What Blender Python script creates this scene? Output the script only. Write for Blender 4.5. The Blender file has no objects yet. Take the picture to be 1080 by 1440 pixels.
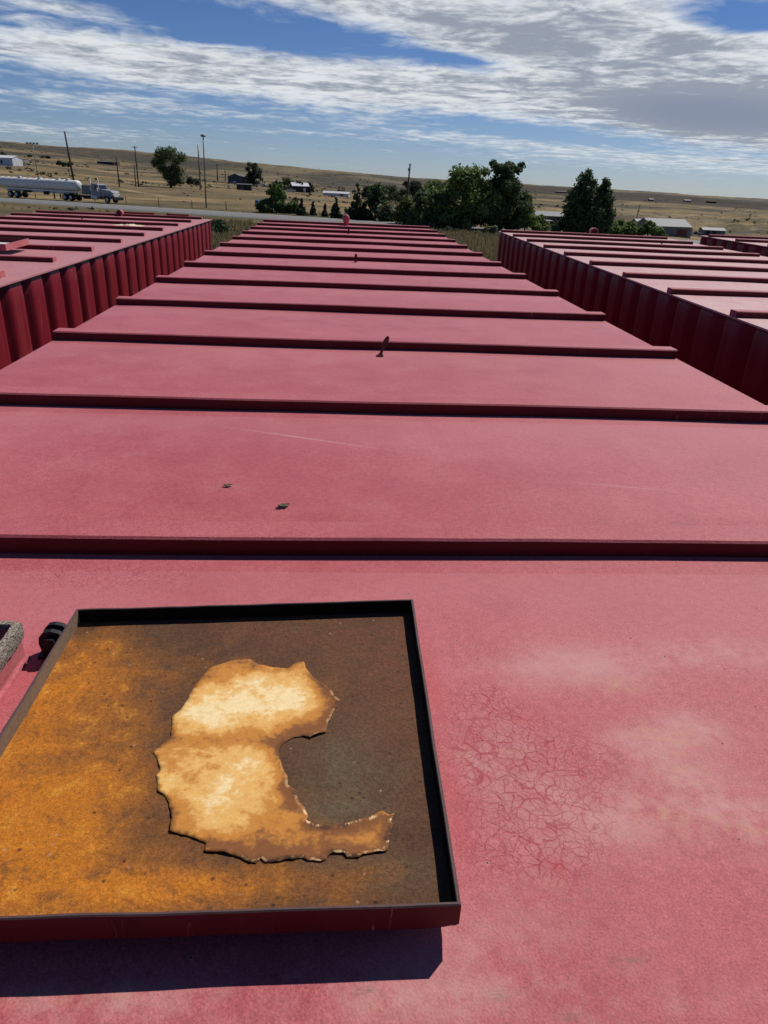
import bpy, bmesh, math, random
import numpy as np
from mathutils import Vector, Matrix, noise as mnoise
from mathutils.geometry import delaunay_2d_cdt

random.seed(7); RNG = np.random.default_rng(11)
C = bpy.context.scene.collection
R = math.radians

# ------------------------------------------------------------------ camera
F_PX, PITCH, ROLL, YAW, CAM_H = 999.37, 0.433846, 0.0462565, 0.0791024, 0.58490   # pixels of the 1080 wide photo, radians, metres above the roof
FW = Vector((math.sin(YAW)*math.cos(PITCH), math.cos(YAW)*math.cos(PITCH), -math.sin(PITCH)))
_rt = Vector((math.cos(YAW), -math.sin(YAW), 0)); _up = _rt.cross(FW)
RT = math.cos(ROLL)*_rt + math.sin(ROLL)*_up
UP = -math.sin(ROLL)*_rt + math.cos(ROLL)*_up
CAM = Vector((0, 0, CAM_H))
cam_data = bpy.data.cameras.new('camera'); cam = bpy.data.objects.new('camera', cam_data); C.objects.link(cam)
cam_data.sensor_fit = 'HORIZONTAL'; cam_data.sensor_width = 36.0; cam_data.lens = F_PX/1080*36
cam_data.clip_start = 0.02; cam_data.clip_end = 40000
cam.matrix_world = Matrix(((RT.x, UP.x, -FW.x, CAM.x), (RT.y, UP.y, -FW.y, CAM.y), (RT.z, UP.z, -FW.z, CAM.z), (0, 0, 0, 1)))
bpy.context.scene.camera = cam

def ray(u, v):
    return FW + RT*((u-540)/F_PX) + UP*((720-v)/F_PX)
def at(u, v, z=0.0):
    """photo direction -> point on the level z (roof = 0)"""
    d = ray(u, v); return CAM + d*((z-CAM_H)/d.z)
def azel(u, v):
    d = ray(u, v); return math.degrees(math.atan2(d.x, d.y)), math.degrees(math.atan2(d.z, math.hypot(d.x, d.y)))

# ------------------------------------------------------------------ node helper
class NT:
    def __init__(s, tree): s.t = tree; s.x = 0
    def n(s, typ, **kw):
        nd = s.t.nodes.new(typ)
        for k, v in kw.items(): setattr(nd, k, v)
        return nd
    def put(s, sock, v):
        if v is None: return
        if isinstance(v, bpy.types.NodeSocket): s.t.links.new(v, sock)
        elif isinstance(v, (tuple, list)) and sock.type == 'RGBA' and len(v) == 3: sock.default_value = (*v, 1)
        else: sock.default_value = v
    def m(s, op, a, b=None, c=None, clamp=False):
        nd = s.n('ShaderNodeMath', operation=op, use_clamp=clamp)
        s.put(nd.inputs[0], a); s.put(nd.inputs[1], b); s.put(nd.inputs[2], c); return nd.outputs[0]
    def mix(s, f, a, b, blend='MIX'):
        nd = s.n('ShaderNodeMix', data_type='RGBA', blend_type=blend, clamp_factor=True)
        s.put(nd.inputs[0], f); s.put(nd.inputs[6], a); s.put(nd.inputs[7], b); return nd.outputs[2]
    def noise(s, vec, scale, detail=4, rough=.55, dist=0.0):
        nd = s.n('ShaderNodeTexNoise'); s.put(nd.inputs['Vector'], vec)
        for k, v in (('Scale', scale), ('Detail', detail), ('Roughness', rough), ('Distortion', dist)): nd.inputs[k].default_value = v
        return nd.outputs['Fac']
    def vor(s, vec, scale, feature='F1', out='Distance'):
        nd = s.n('ShaderNodeTexVoronoi', feature=feature); s.put(nd.inputs['Vector'], vec); nd.inputs['Scale'].default_value = scale
        return nd.outputs[out]
    def sm(s, x, a, b, lo=0.0, hi=1.0):
        nd = s.n('ShaderNodeMapRange', interpolation_type='SMOOTHSTEP'); s.put(nd.inputs[0], x)
        for i, v in enumerate((a, b, lo, hi)): nd.inputs[i+1].default_value = v
        return nd.outputs[0]
    def vm(s, op, a, b=None):
        nd = s.n('ShaderNodeVectorMath', operation=op); s.put(nd.inputs[0], a); s.put(nd.inputs[1], b)
        return nd.outputs['Value'] if op in ('LENGTH', 'DISTANCE', 'DOT_PRODUCT') else nd.outputs[0]
    def sep(s, v):
        nd = s.n('ShaderNodeSeparateXYZ'); s.put(nd.inputs[0], v); return nd.outputs
    def comb(s, x, y, z):
        nd = s.n('ShaderNodeCombineXYZ')
        for i, v in enumerate((x, y, z)): s.put(nd.inputs[i], v)
        return nd.outputs[0]
    def obj(s): return s.n('ShaderNodeTexCoord').outputs['Object']
    def bump(s, h, strength=.3, dist=.01, normal=None):
        nd = s.n('ShaderNodeBump'); nd.inputs['Strength'].default_value = strength; nd.inputs['Distance'].default_value = dist
        s.put(nd.inputs['Height'], h); s.put(nd.inputs['Normal'], normal); return nd.outputs[0]
    def ell(s, px, py, cx, cy, rx, ry, rot=0.0):
        """gaussian spot, 1 in the middle"""
        dx = s.m('SUBTRACT', px, cx); dy = s.m('SUBTRACT', py, cy); c, q = math.cos(rot), math.sin(rot)
        u = s.m('ADD', s.m('MULTIPLY', dx, c/rx), s.m('MULTIPLY', dy, q/rx))
        w = s.m('ADD', s.m('MULTIPLY', dx, -q/ry), s.m('MULTIPLY', dy, c/ry))
        r2 = s.m('ADD', s.m('MULTIPLY', u, u), s.m('MULTIPLY', w, w))
        return s.m('POWER', 0.3679, r2)

def material(name):
    m = bpy.data.materials.new(name); m.use_nodes = True
    t = NT(m.node_tree); b = m.node_tree.nodes['Principled BSDF']
    return m, t, b
def simple(name, col, rough=.7, metal=0.0, var=.25, scale=6.0, spec=.4):
    m, t, b = material(name); o = t.obj()
    f = t.noise(o, scale, 5, .6)
    t.put(b.inputs['Base Color'], t.mix(f, tuple(c*(1-var) for c in col), tuple(min(1, c*(1+var)) for c in col)))
    b.inputs['Roughness'].default_value = rough; b.inputs['Metallic'].default_value = metal; b.inputs['Specular IOR Level'].default_value = spec
    return m

# ------------------------------------------------------------------ sky, sun, exposure
SUN_EL, SUN_AZ = R(49.7), R(43.0)          # azimuth measured from the tanks' long axis (+y) to the right (+x)
sc = bpy.context.scene
sc.view_settings.view_transform = 'Standard'; sc.view_settings.look = 'None'
sc.view_settings.exposure = 0.0; sc.view_settings.gamma = 1.0; sc.view_settings.use_curve_mapping = False
sd = bpy.data.lights.new('sun', 'SUN'); sd.energy = 4.2; sd.angle = R(.53); sd.color = (1, .955, .89)
sun = bpy.data.objects.new('sun', sd); C.objects.link(sun); sun.location = (20, 20, 40)
sdir = Vector((math.sin(SUN_AZ)*math.cos(SUN_EL), math.cos(SUN_AZ)*math.cos(SUN_EL), math.sin(SUN_EL)))
sun.rotation_euler = sdir.to_track_quat('Z', 'Y').to_euler()

world = bpy.data.worlds.new('World'); sc.world = world; world.use_nodes = True
wt = NT(world.node_tree); world.node_tree.nodes.clear()
SKY_STRENGTH = 0.05
def build_world():
    t = wt
    sky = t.n('ShaderNodeTexSky', sky_type='NISHITA'); sky.sun_disc = False
    sky.sun_elevation = SUN_EL; sky.sun_rotation = SUN_AZ; sky.altitude = 800; sky.air_density = .9; sky.dust_density = .25; sky.ozone_density = 3.0
    gen = t.n('ShaderNodeTexCoord').outputs['Generated']
    d = t.vm('NORMALIZE', gen); x, y, z = t.sep(d)
    el = t.m('MULTIPLY', t.m('ARCSINE', z), 180/math.pi); az = t.m('MULTIPLY', t.m('ARCTAN2', x, y), 180/math.pi)
    # sky: a richer blue with height, a pale blue-grey rim at the horizon
    hs = t.n('ShaderNodeHueSaturation'); hs.inputs['Saturation'].default_value = 1.04; hs.inputs['Value'].default_value = 1.0; t.put(hs.inputs['Color'], sky.outputs[0])
    hi = t.sm(el, 0.0, 11.0)
    skyc = t.mix(hi, t.mix(1.0, hs.outputs[0], (.90, 1.0, 1.30), 'MULTIPLY'), t.mix(1.0, hs.outputs[0], (.70, .90, 1.26), 'MULTIPLY'))
    # clouds on a flat layer far overhead
    den = t.m('ADD', t.m('MAXIMUM', z, 0.0), .035)
    P = t.comb(t.m('DIVIDE', x, den), t.m('DIVIDE', y, den), 0.0)
    big = t.noise(t.vm('MULTIPLY', P, (1.0, .75, 1)), 1.1, 4, .55, .3)
    fine = t.noise(t.vm('ADD', t.vm('MULTIPLY', P, (1.0, .8, 1)), (3.1, 7.7, 0)), 3.6, 8, .58, .5)
    wisp = t.noise(t.vm('MULTIPLY', t.comb(t.m('ADD', az, t.m('MULTIPLY', el, 1.2)), t.m('ADD', t.m('MULTIPLY', el, 1.0), t.m('MULTIPLY', az, .045)), 0.0), (.09, 1.3, 1)), 1.0, 7, .62, .5)
    cover = None
    def spot(u, v, ru, rv, rot, a):
        nonlocal cover
        ca, ce = azel(u, v); c1, e1 = azel(u+ru, v+ru*math.tan(R(rot)))
        rx = math.hypot(c1-ca, e1-ce); ry = rv/24.0
        g = t.m('MULTIPLY', t.ell(az, el, ca, ce, rx, ry, math.atan2(e1-ce, c1-ca)), a)
        cover = g if cover is None else t.m('ADD', cover, g)
    # (column, row, half length, half height, tilt on the photo, amount)
    for a in ((100, 72, 260, 26, 7, .5), (420, 112, 260, 40, 7, .55), (690, 125, 200, 42, 6, .55), (250, 98, 120, 24, 6, .25),
              (560, 15, 220, 34, 9, .6), (820, 45, 230, 60, 6, .66), (960, 110, 220, 60, 6, .62), (1010, 165, 150, 42, 8, .5), (1180, 120, 220, 70, 6, .5),
              (120, 14, 130, 15, 10, .52), (120, 146, 200, 17, 6, .36), (70, 182, 180, 11, 4, .26), (700, 200, 420, 9, 5, .30), (920, 232, 300, 10, 4, .26), (420, 186, 200, 5, 4, .24),
              (650, 86, 60, 12, 6, -.5), (300, 42, 210, 18, 8, -.40), (1050, 28, 60, 16, 4, -.42), (260, 168, 340, 14, 4, -.16), (520, 60, 110, 14, 8, -.2), (700, 178, 170, 10, 8, -.22)):
        spot(*a)
    cover = t.m('MULTIPLY', cover, t.sm(el, -.3, 1.0))
    fld = t.m('ADD', t.m('MULTIPLY', t.m('SUBTRACT', big, .5), .5), t.m('ADD', t.m('MULTIPLY', t.m('SUBTRACT', fine, .5), 1.15), t.m('MULTIPLY', t.m('SUBTRACT', wisp, .5), .42)))
    dens = t.m('SUBTRACT', t.m('ADD', t.m('MULTIPLY', cover, 1.25), fld), .26)
    alpha = t.m('MULTIPLY', t.sm(dens, -.20, .46), .95)
    # thick parts are seen from below: grey, edges catch the sun
    ca, ce = azel(1000, 160); lav = t.ell(az, el, ca, ce, 9.0, 1.5, R(-3))
    ca2, ce2 = azel(700, 40); gr2 = t.ell(az, el, ca2, ce2, 11.0, 1.6, R(-2))
    shade = t.m('ADD', t.m('MULTIPLY', t.noise(t.vm('ADD', t.vm('MULTIPLY', P, (1.0, 1.1, 1)), (1.3, 2.2, 5)), 2.2, 8, .66, .5), .75), t.m('MULTIPLY', t.noise(t.vm('ADD', t.vm('MULTIPLY', P, (1.0, .9, 1)), (8, 2, 1)), 9, 6, .6, .3), .25))
    thick = t.m('ADD', t.m('ADD', t.m('MULTIPLY', t.sm(dens, .25, .9), .26), t.m('MULTIPLY', t.m('SUBTRACT', shade, .47), 3.6)), t.m('ADD', t.m('MULTIPLY', lav, .85), t.m('MULTIPLY', gr2, .26)))
    k = 1.0/SKY_STRENGTH
    cc = t.mix(t.sm(thick, -.05, .75), (.76*k, .79*k, .81*k), (.31*k, .345*k, .41*k))
    cc = t.mix(t.m('MULTIPLY', t.sm(lav, .35, 1.0), .7), cc, (.22*k, .255*k, .36*k))
    col = t.mix(alpha, skyc, cc)
    bg = t.n('ShaderNodeBackground'); t.put(bg.inputs[0], col); bg.inputs[1].default_value = SKY_STRENGTH
    out = t.n('ShaderNodeOutputWorld'); t.put(out.inputs[0], bg.outputs[0])
build_world()

# ------------------------------------------------------------------ mesh helpers
def tag(o, label=None, cat=None, group=None, kind=None):
    for k, v in (('label', label), ('category', cat), ('group', group), ('kind', kind)):
        if v: o[k] = v
    return o
def empty(name, loc, rz=0.0):
    o = bpy.data.objects.new(name, None); C.objects.link(o); o.location = loc; o.rotation_euler.z = rz; o.empty_display_size = .3; return o
def link(name, me, mats, parent=None):
    o = bpy.data.objects.new(name, me); C.objects.link(o)
    for m in (mats if isinstance(mats, (list, tuple)) else [mats]): me.materials.append(m)
    o.parent = parent; return o
class MB:
    """collects shapes into one mesh"""
    def __init__(s): s.v = []; s.f = []; s.mi = []; s.smooth = []
    def add(s, vs, fs, mi=0, sm=False):
        k = len(s.v); s.v += [tuple(p) for p in vs]
        for f in fs: s.f.append([i+k for i in f]); s.mi.append(mi); s.smooth.append(sm)
    def box(s, a, b, mi=0, M=None, ch=0.0):
        (x0, y0, z0), (x1, y1, z1) = a, b
        vs = [(x, y, z) for z in (z0, z1) for y in (y0, y1) for x in (x0, x1)]
        if M: vs = [M @ Vector(p) for p in vs]
        s.add(vs, [(0, 2, 3, 1), (4, 5, 7, 6), (0, 1, 5, 4), (2, 6, 7, 3), (0, 4, 6, 2), (1, 3, 7, 5)], mi)
    def prism(s, poly, a, b, axis='x', mi=0, caps=True, sm=False):
        """poly: 2D outline, extruded along axis from a to b"""
        def P(p, t): return {'x': (t, p[0], p[1]), 'y': (p[0], t, p[1]), 'z': (p[0], p[1], t)}[axis]
        n = len(poly); vs = [P(p, a) for p in poly]+[P(p, b) for p in poly]
        fs = [(i, (i+1) % n, n+(i+1) % n, n+i) for i in range(n)]
        s.add(vs, fs, mi, sm)
        if caps: s.add(vs, [tuple(range(n))[::-1], tuple(range(n, 2*n))], mi)
    def tube(s, pts, rad, n=8, mi=0, caps=True, sm=True):
        pts = [Vector(p) for p in pts]; rad = rad if isinstance(rad, (list, tuple)) else [rad]*len(pts)
        vs = []; fs = []
        for i, p in enumerate(pts):
            d = (pts[min(i+1, len(pts)-1)]-pts[max(i-1, 0)]).normalized()
            q = d.to_track_quat('Z', 'Y')
            for k in range(n): vs.append(p+q @ Vector((rad[i]*math.cos(2*math.pi*k/n), rad[i]*math.sin(2*math.pi*k/n), 0)))
        for i in range(len(pts)-1):
            for k in range(n): fs.append((i*n+k, i*n+(k+1) % n, (i+1)*n+(k+1) % n, (i+1)*n+k))
        s.add(vs, fs, mi, sm)
        if caps: s.add(vs, [tuple(range(n))[::-1], tuple(range((len(pts)-1)*n, len(pts)*n))], mi)
    def lathe(s, prof, n=16, origin=(0, 0, 0), M=None, mi=0, sm=True):
        vs = []
        for r, z in prof:
            for k in range(n):
                p = Vector((r*math.cos(2*math.pi*k/n), r*math.sin(2*math.pi*k/n), z))
                vs.append((M @ p if M else p)+Vector(origin))
        fs = [(i*n+k, i*n+(k+1) % n, (i+1)*n+(k+1) % n, (i+1)*n+k) for i in range(len(prof)-1) for k in range(n)]
        s.add(vs, fs, mi, sm); s.add(vs, [tuple(range(n))[::-1], tuple(range((len(prof)-1)*n, len(prof)*n))], mi)
    def mesh(s, name):
        me = bpy.data.meshes.new(name); me.from_pydata([tuple(p) for p in s.v], [], s.f)
        me.polygons.foreach_set('material_index', s.mi); me.polygons.foreach_set('use_smooth', s.smooth); 
        bm = bmesh.new(); bm.from_mesh(me); bmesh.ops.remove_doubles(bm, verts=bm.verts, dist=1e-6); bmesh.ops.recalc_face_normals(bm, faces=bm.faces); bm.to_mesh(me); bm.free()
        me.update(); return me
    def build(s, name, mats, parent=None): return link(name, s.mesh(name), mats, parent)
def quads(name, V, mats, parent=None, col=None, tri=False):
    """V: (n, 4 or 3, 3) separate faces, fast"""
    V = np.asarray(V, dtype=np.float32); n, k = V.shape[:2]
    me = bpy.data.meshes.new(name); me.vertices.add(n*k); me.vertices.foreach_set('co', V.reshape(-1))
    me.loops.add(n*k); me.loops.foreach_set('vertex_index', np.arange(n*k, dtype=np.int32))
    me.polygons.add(n); me.polygons.foreach_set('loop_start', np.arange(0, n*k, k, dtype=np.int32)); me.polygons.foreach_set('loop_total', np.full(n, k, dtype=np.int32))
    if col is not None:
        a = me.color_attributes.new('tint', 'FLOAT_COLOR', 'POINT')
        c = np.ones((n, k, 4), np.float32); c[..., :3] = np.asarray(col, np.float32)[:, None, :]; a.data.foreach_set('color', c.reshape(-1))
    me.update(calc_edges=True); me.validate()
    return link(name, me, mats, parent)

def hash2(ix, iy, s):
    h = np.sin(ix*127.1+iy*311.7+s*74.7)*43758.5453; return h-np.floor(h)
def vnoise(x, y, s=0):
    ix, iy = np.floor(x), np.floor(y); fx, fy = x-ix, y-iy; fx = fx*fx*(3-2*fx); fy = fy*fy*(3-2*fy)
    a, b, c, d = hash2(ix, iy, s), hash2(ix+1, iy, s), hash2(ix, iy+1, s), hash2(ix+1, iy+1, s)
    return a+(b-a)*fx+(c-a)*fy+(a-b-c+d)*fx*fy
def fbm(x, y, o=4, s=0):
    r = 0; a = .5; t = 0
    for i in range(o): r = r+a*vnoise(x, y, s+i*13); t += a; a *= .5; x = x*2.03+17; y = y*2.03+5
    return r/t

# ------------------------------------------------------------------ terrain (heights are metres below the tank roofs)
AZ = np.array([-60, -40, -23, -12, 0, 10, 20, 29, 45, 65.])
LD = np.log(np.array([10, 25, 60, 100, 145, 200, 300, 500, 900, 1600, 3000, 6000, 12000.]))
HT = np.array([[-3.15, -3.3, -4.2, -4.65, -4.65, -4.2, -3.0, 0.5, 6, 26, 60, 45, 40],
               [-3.15, -3.3, -4.2, -4.65, -4.65, -4.2, -3.0, 0.5, 6, 28, 68, 50, 40],
               [-3.15, -3.3, -4.2, -4.65, -4.65, -4.3, -3.2, 0.2, 6, 28, 67, 50, 40],
               [-3.15, -3.3, -4.2, -4.65, -4.65, -5.0, -5.0, -3.0, 2, 17, 53, 40, 30],
               [-3.15, -3.3, -4.2, -4.65, -4.75, -5.4, -6.3, -7.0, -5, 3, 26, 30, 20],
               [-3.15, -3.3, -4.2, -4.65, -5.2, -6.6, -9.0, -11, -10, -3, 10, 30, 20],
               [-3.15, -3.3, -4.2, -4.8, -6.3, -8.4, -13, -14, -13, -8, 0, 20, 20],
               [-3.15, -3.3, -4.2, -4.9, -6.6, -9.0, -14, -16, -15, -12, -8, -4, 10],
               [-3.15, -3.3, -4.2, -4.9, -6.6, -9.0, -14, -17, -16, -13, -10, -5, 5],
               [-3.15, -3.3, -4.2, -4.9, -6.6, -9.0, -14, -17, -16, -13, -10, -5, 5]])
ROAD = np.array([(-150, 170), (-90, 146.5), (-56, 132.3), (-7.5, 111.6), (18.4, 101.3), (50, 90), (110, 70)], float)
ROAD_Z = -4.62
def road_dist(x, y):
    best = np.full(np.shape(x), 1e9)
    for (ax, ay), (bx, by) in zip(ROAD[:-1], ROAD[1:]):
        dx, dy = bx-ax, by-ay; t = np.clip(((x-ax)*dx+(y-ay)*dy)/(dx*dx+dy*dy), 0, 1)
        best = np.minimum(best, np.hypot(x-ax-t*dx, y-ay-t*dy))
    return best
def terrain(x, y):
    x = np.asarray(x, float); y = np.asarray(y, float)
    d = np.maximum(np.hypot(x, y), 1); az = np.degrees(np.arctan2(x, y)); ld = np.log(d)
    def interp(axis, val):
        i = np.clip(np.searchsorted(axis, val)-1, 0, len(axis)-2); t = np.clip((val-axis[i])/(axis[i+1]-axis[i]), 0, 1); return i, t*t*(3-2*t)*.5+t*.5
    i, s = interp(AZ, az); j, t = interp(LD, ld)
    h = (HT[i, j]*(1-s)+HT[i+1, j]*s)*(1-t)+(HT[i, j+1]*(1-s)+HT[i+1, j+1]*s)*t
    far = np.clip((d-140)/400, 0, 1)
    h = h+(fbm(x/14, y/14, 3, 3)-.5)*.35*np.clip((d-14)/20, 0, 1)
    h = h+far*(fbm(x/90, y/90, 4, 1)-.5)*3.2
    h = h+np.clip((d-500)/1500, 0, 1)*(fbm(x/420, y/420, 5, 2)-.5)*26+np.clip((d-900)/1500, 0, 1)*np.abs(fbm(x/260, y/260, 4, 8)-.5)*16
    # eroded gullies in the valley on the right
    g = np.exp(-((az-27)/9)**2)*np.clip((d-330)/80, 0, 1)*np.clip((900-d)/300, 0, 1)
    h = h-g*np.abs(fbm(x/38, y/38, 4, 9)-.5)*24
    rd = road_dist(x, y); w = np.clip((rd-8)/9, 0, 1); w = w*w*(3-2*w)
    h = (ROAD_Z-.06)*(1-w)+h*w
    # level yard under the tanks
    yard = np.clip((d-16)/10, 0, 1); return -3.2*(1-yard)+h*yard
def ground_px(u, v, t0=13.0):
    """where the sight line meets the terrain"""
    d = ray(u, v); t = t0
    while t < 9000:
        p = CAM+d*t
        if p.z <= float(terrain(p.x, p.y)): break
        t *= 1.006
    z = float(terrain(p.x, p.y)); return Vector((p.x, p.y, z))
def px_per_m(p): return F_PX/((p-CAM).dot(FW))

def build_terrain():
    az = np.concatenate([np.arange(-180, -44, 8.), np.arange(-44, 52, .2), np.arange(52, 180, 8.)])
    dist = np.concatenate([[.5, 4, 8], np.geomspace(11, 12000, 330)])
    A, D = np.meshgrid(np.radians(az), dist, indexing='ij'); X, Y = D*np.sin(A), D*np.cos(A); Z = terrain(X, Y)
    n, k = X.shape; V = np.stack([X, Y, Z], -1).reshape(-1, 3)
    i, j = np.meshgrid(np.arange(n), np.arange(k-1), indexing='ij'); i2 = (i+1) % n
    Fc = np.stack([i*k+j, i2*k+j, i2*k+j+1, i*k+j+1], -1).reshape(-1, 4)
    me = bpy.data.meshes.new('ground'); me.vertices.add(len(V)); me.vertices.foreach_set('co', V.astype(np.float32).reshape(-1))
    me.loops.add(Fc.size); me.loops.foreach_set('vertex_index', Fc.astype(np.int32).reshape(-1)[...])
    me.polygons.add(len(Fc)); me.polygons.foreach_set('loop_start', np.arange(0, Fc.size, 4, dtype=np.int32)); me.polygons.foreach_set('loop_total', np.full(len(Fc), 4, np.int32))
    me.polygons.foreach_set('use_smooth', np.ones(len(Fc), bool))
    # what grows where: dry grass, green-grey verge, ploughed field, sage slopes
    x, y = X.reshape(-1), Y.reshape(-1); d = np.hypot(x, y); a = np.degrees(np.arctan2(x, y))
    tan = np.array([.205, .150, .082]); olive = np.array([.088, .078, .044]); grey = np.array([.128, .104, .068]); plough = np.array([.044, .035, .026]); straw = np.array([.240, .180, .088]); sage = np.array([.062, .060, .044])
    f1 = fbm(x/35, y/35, 4, 21); f2 = fbm(x/160+3, y/160, 4, 22); f3 = fbm(x/600, y/600+9, 4, 23)
    def L(c0, c1, w): return c0*(1-w[:, None])+c1*w[:, None]
    S = lambda v, lo, hi: np.clip((v-lo)/(hi-lo), 0, 1)**2*(3-2*np.clip((v-lo)/(hi-lo), 0, 1))
    col = np.repeat(tan[None], len(x), 0)
    col = L(col, olive, S(f1, .48, .68)*.55)
    col = L(col, grey, S(f2, .45, .6)*.7*S(d, 150, 400))
    col = L(col, straw, S(f2, .62, .72)*.6)
    col = L(col, sage, S(f3, .50, .66)*S(d, 600, 1200)*.75)
    rd = road_dist(x, y); near = S(-d, -95, -70)
    col = L(col, np.array([.098, .088, .042]), S(-rd, -18, -8)*.75)
    col = L(col, np.array([.125, .105, .062]), near*.6)
    vg = S(-np.abs(a-24), -22, -10)*S(d, 300, 420)*S(-d, -1050, -820)
    col = L(col, sage, vg*S(fbm(x/22, y/22, 4, 31), .42, .6)*.9)
    # fields across the valley
    jag = (fbm(x/220, y/220, 3, 41)-.5)
    field = S(a, 10.5, 11.5)*S(-a, -31, -29.5)*S(d+jag*200, 1120, 1200)*S(-(d+jag*600), -3700, -3400)
    col = L(col, plough, field*.9)
    field2 = S(a, 12, 14)*S(d+jag*200, 480, 560)*S(-(d+jag*300), -1380, -1300)
    col = L(col, straw*.9, field2*.6*S(f2, .3, .5))
    b1 = fbm(a/5+2, np.log(d)*9, 4, 61); b2 = fbm(a/2.2, np.log(d)*22, 3, 62); fw = S(d, 250, 700)
    col = L(col, np.array([.058, .054, .044]), S(b1, .48, .60)*fw*.85*(1-field))
    col = L(col, np.array([.045, .045, .038]), S(b2, .60, .70)*S(d, 500, 1200)*.6*(1-field))
    col = L(col, np.array([.20, .165, .105]), S(b1, .44, .32)*fw*.55*(1-field))
    ridge = S(d, 2300, 3200)*S(a, -4, 6)
    col = L(col, np.array([.055, .064, .070]), ridge*.45*S(f3, .4, .6))
    tr = np.exp(-((y-(x*-1.9+118))/3.2)**2)*S(-np.abs(x+54), -14, -8)*S(y, 170, 190)   # worn track up the bank
    col = L(col, np.array([.36, .28, .17]), np.clip(tr, 0, 1)*.85)
    at_ = me.color_attributes.new('tint', 'FLOAT_COLOR', 'POINT'); at_.data.foreach_set('color', np.c_[col, np.ones(len(x))].astype(np.float32).reshape(-1))
    me.update(calc_edges=True)
    m, t, b = material('dry_grassland'); o = t.obj()
    at_n = t.n('ShaderNodeVertexColor', layer_name='tint').outputs[0]
    f = t.noise(o, .9, 6, .7); g = t.noise(o, .045, 6, .65); st = t.noise(t.vm('MULTIPLY', o, (.02, .11, .1)), 1.0, 5, .6)
    c = t.mix(1.0, at_n, t.mix(t.sm(f, .25, .75), (.62, .62, .62), (1.40, 1.37, 1.3)), 'MULTIPLY')
    c = t.mix(1.0, c, t.mix(t.sm(g, .3, .7), (.54, .58, .60), (1.40, 1.33, 1.22)), 'MULTIPLY')
    c = t.mix(1.0, c, t.mix(t.sm(st, .35, .65), (.76, .79, .80), (1.20, 1.17, 1.12)), 'MULTIPLY')
    t.put(b.inputs['Base Color'], c); b.inputs['Roughness'].default_value = .95; b.inputs['Specular IOR Level'].default_value = .1
    t.put(b.inputs['Normal'], t.bump(f, .6, .25))
    tag(link('ground', me, m), kind='structure')
build_terrain()

def build_road():
    m, t, b = material('asphalt'); o = t.obj(); f = t.noise(o, 3.0, 6, .7); g = t.noise(t.vm('MULTIPLY', o, (.05, .4, 1)), 1, 4)
    t.put(b.inputs['Base Color'], t.mix(t.m('ADD', t.m('MULTIPLY', f, .5), t.m('MULTIPLY', g, .5)), (.115, .113, .11), (.19, .185, .175)))
    b.inputs['Roughness'].default_value = .85
    pts = []
    for (a, c) in zip(ROAD[:-1], ROAD[1:]):
        for k in range(12): pts.append(a+(c-a)*k/12)
    pts.append(ROAD[-1]); pts = np.array(pts)
    for _ in range(8): pts[1:-1] = (pts[:-2]+2*pts[1:-1]+pts[2:])/4
    tn = np.gradient(pts, axis=0); tn /= np.linalg.norm(tn, axis=1)[:, None]; nr = np.c_[-tn[:, 1], tn[:, 0]]
    mb = MB(); W = [-6.4, -6.1, -2, 0, 2, 6.1, 6.4]; Zc = [-.25, 0, .04, .06, .04, 0, -.25]
    vs = [(p[0]+q[0]*w, p[1]+q[1]*w, ROAD_Z+zc) for p, q in zip(pts, nr) for w, zc in zip(W, Zc)]
    k = len(W); mb.add(vs, [(i*k+j, i*k+j+1, (i+1)*k+j+1, (i+1)*k+j) for i in range(len(pts)-1) for j in range(k-1)], 0, True)
    tag(mb.build('road', m), kind='structure')
    paint = simple('road_paint', (.62, .60, .52), .8)
    mk = MB()
    for w in (-4.6, 4.6):
        z = ROAD_Z+.02
        vs = [(p[0]+q[0]*(w+e), p[1]+q[1]*(w+e), z+.012) for p, q in zip(pts, nr) for e in (-.07, .07)]
        mk.add(vs, [(i*2, i*2+1, i*2+3, i*2+2) for i in range(len(pts)-1)])
    tag(mk.build('road_marking', paint), kind='structure')
build_road()

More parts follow.
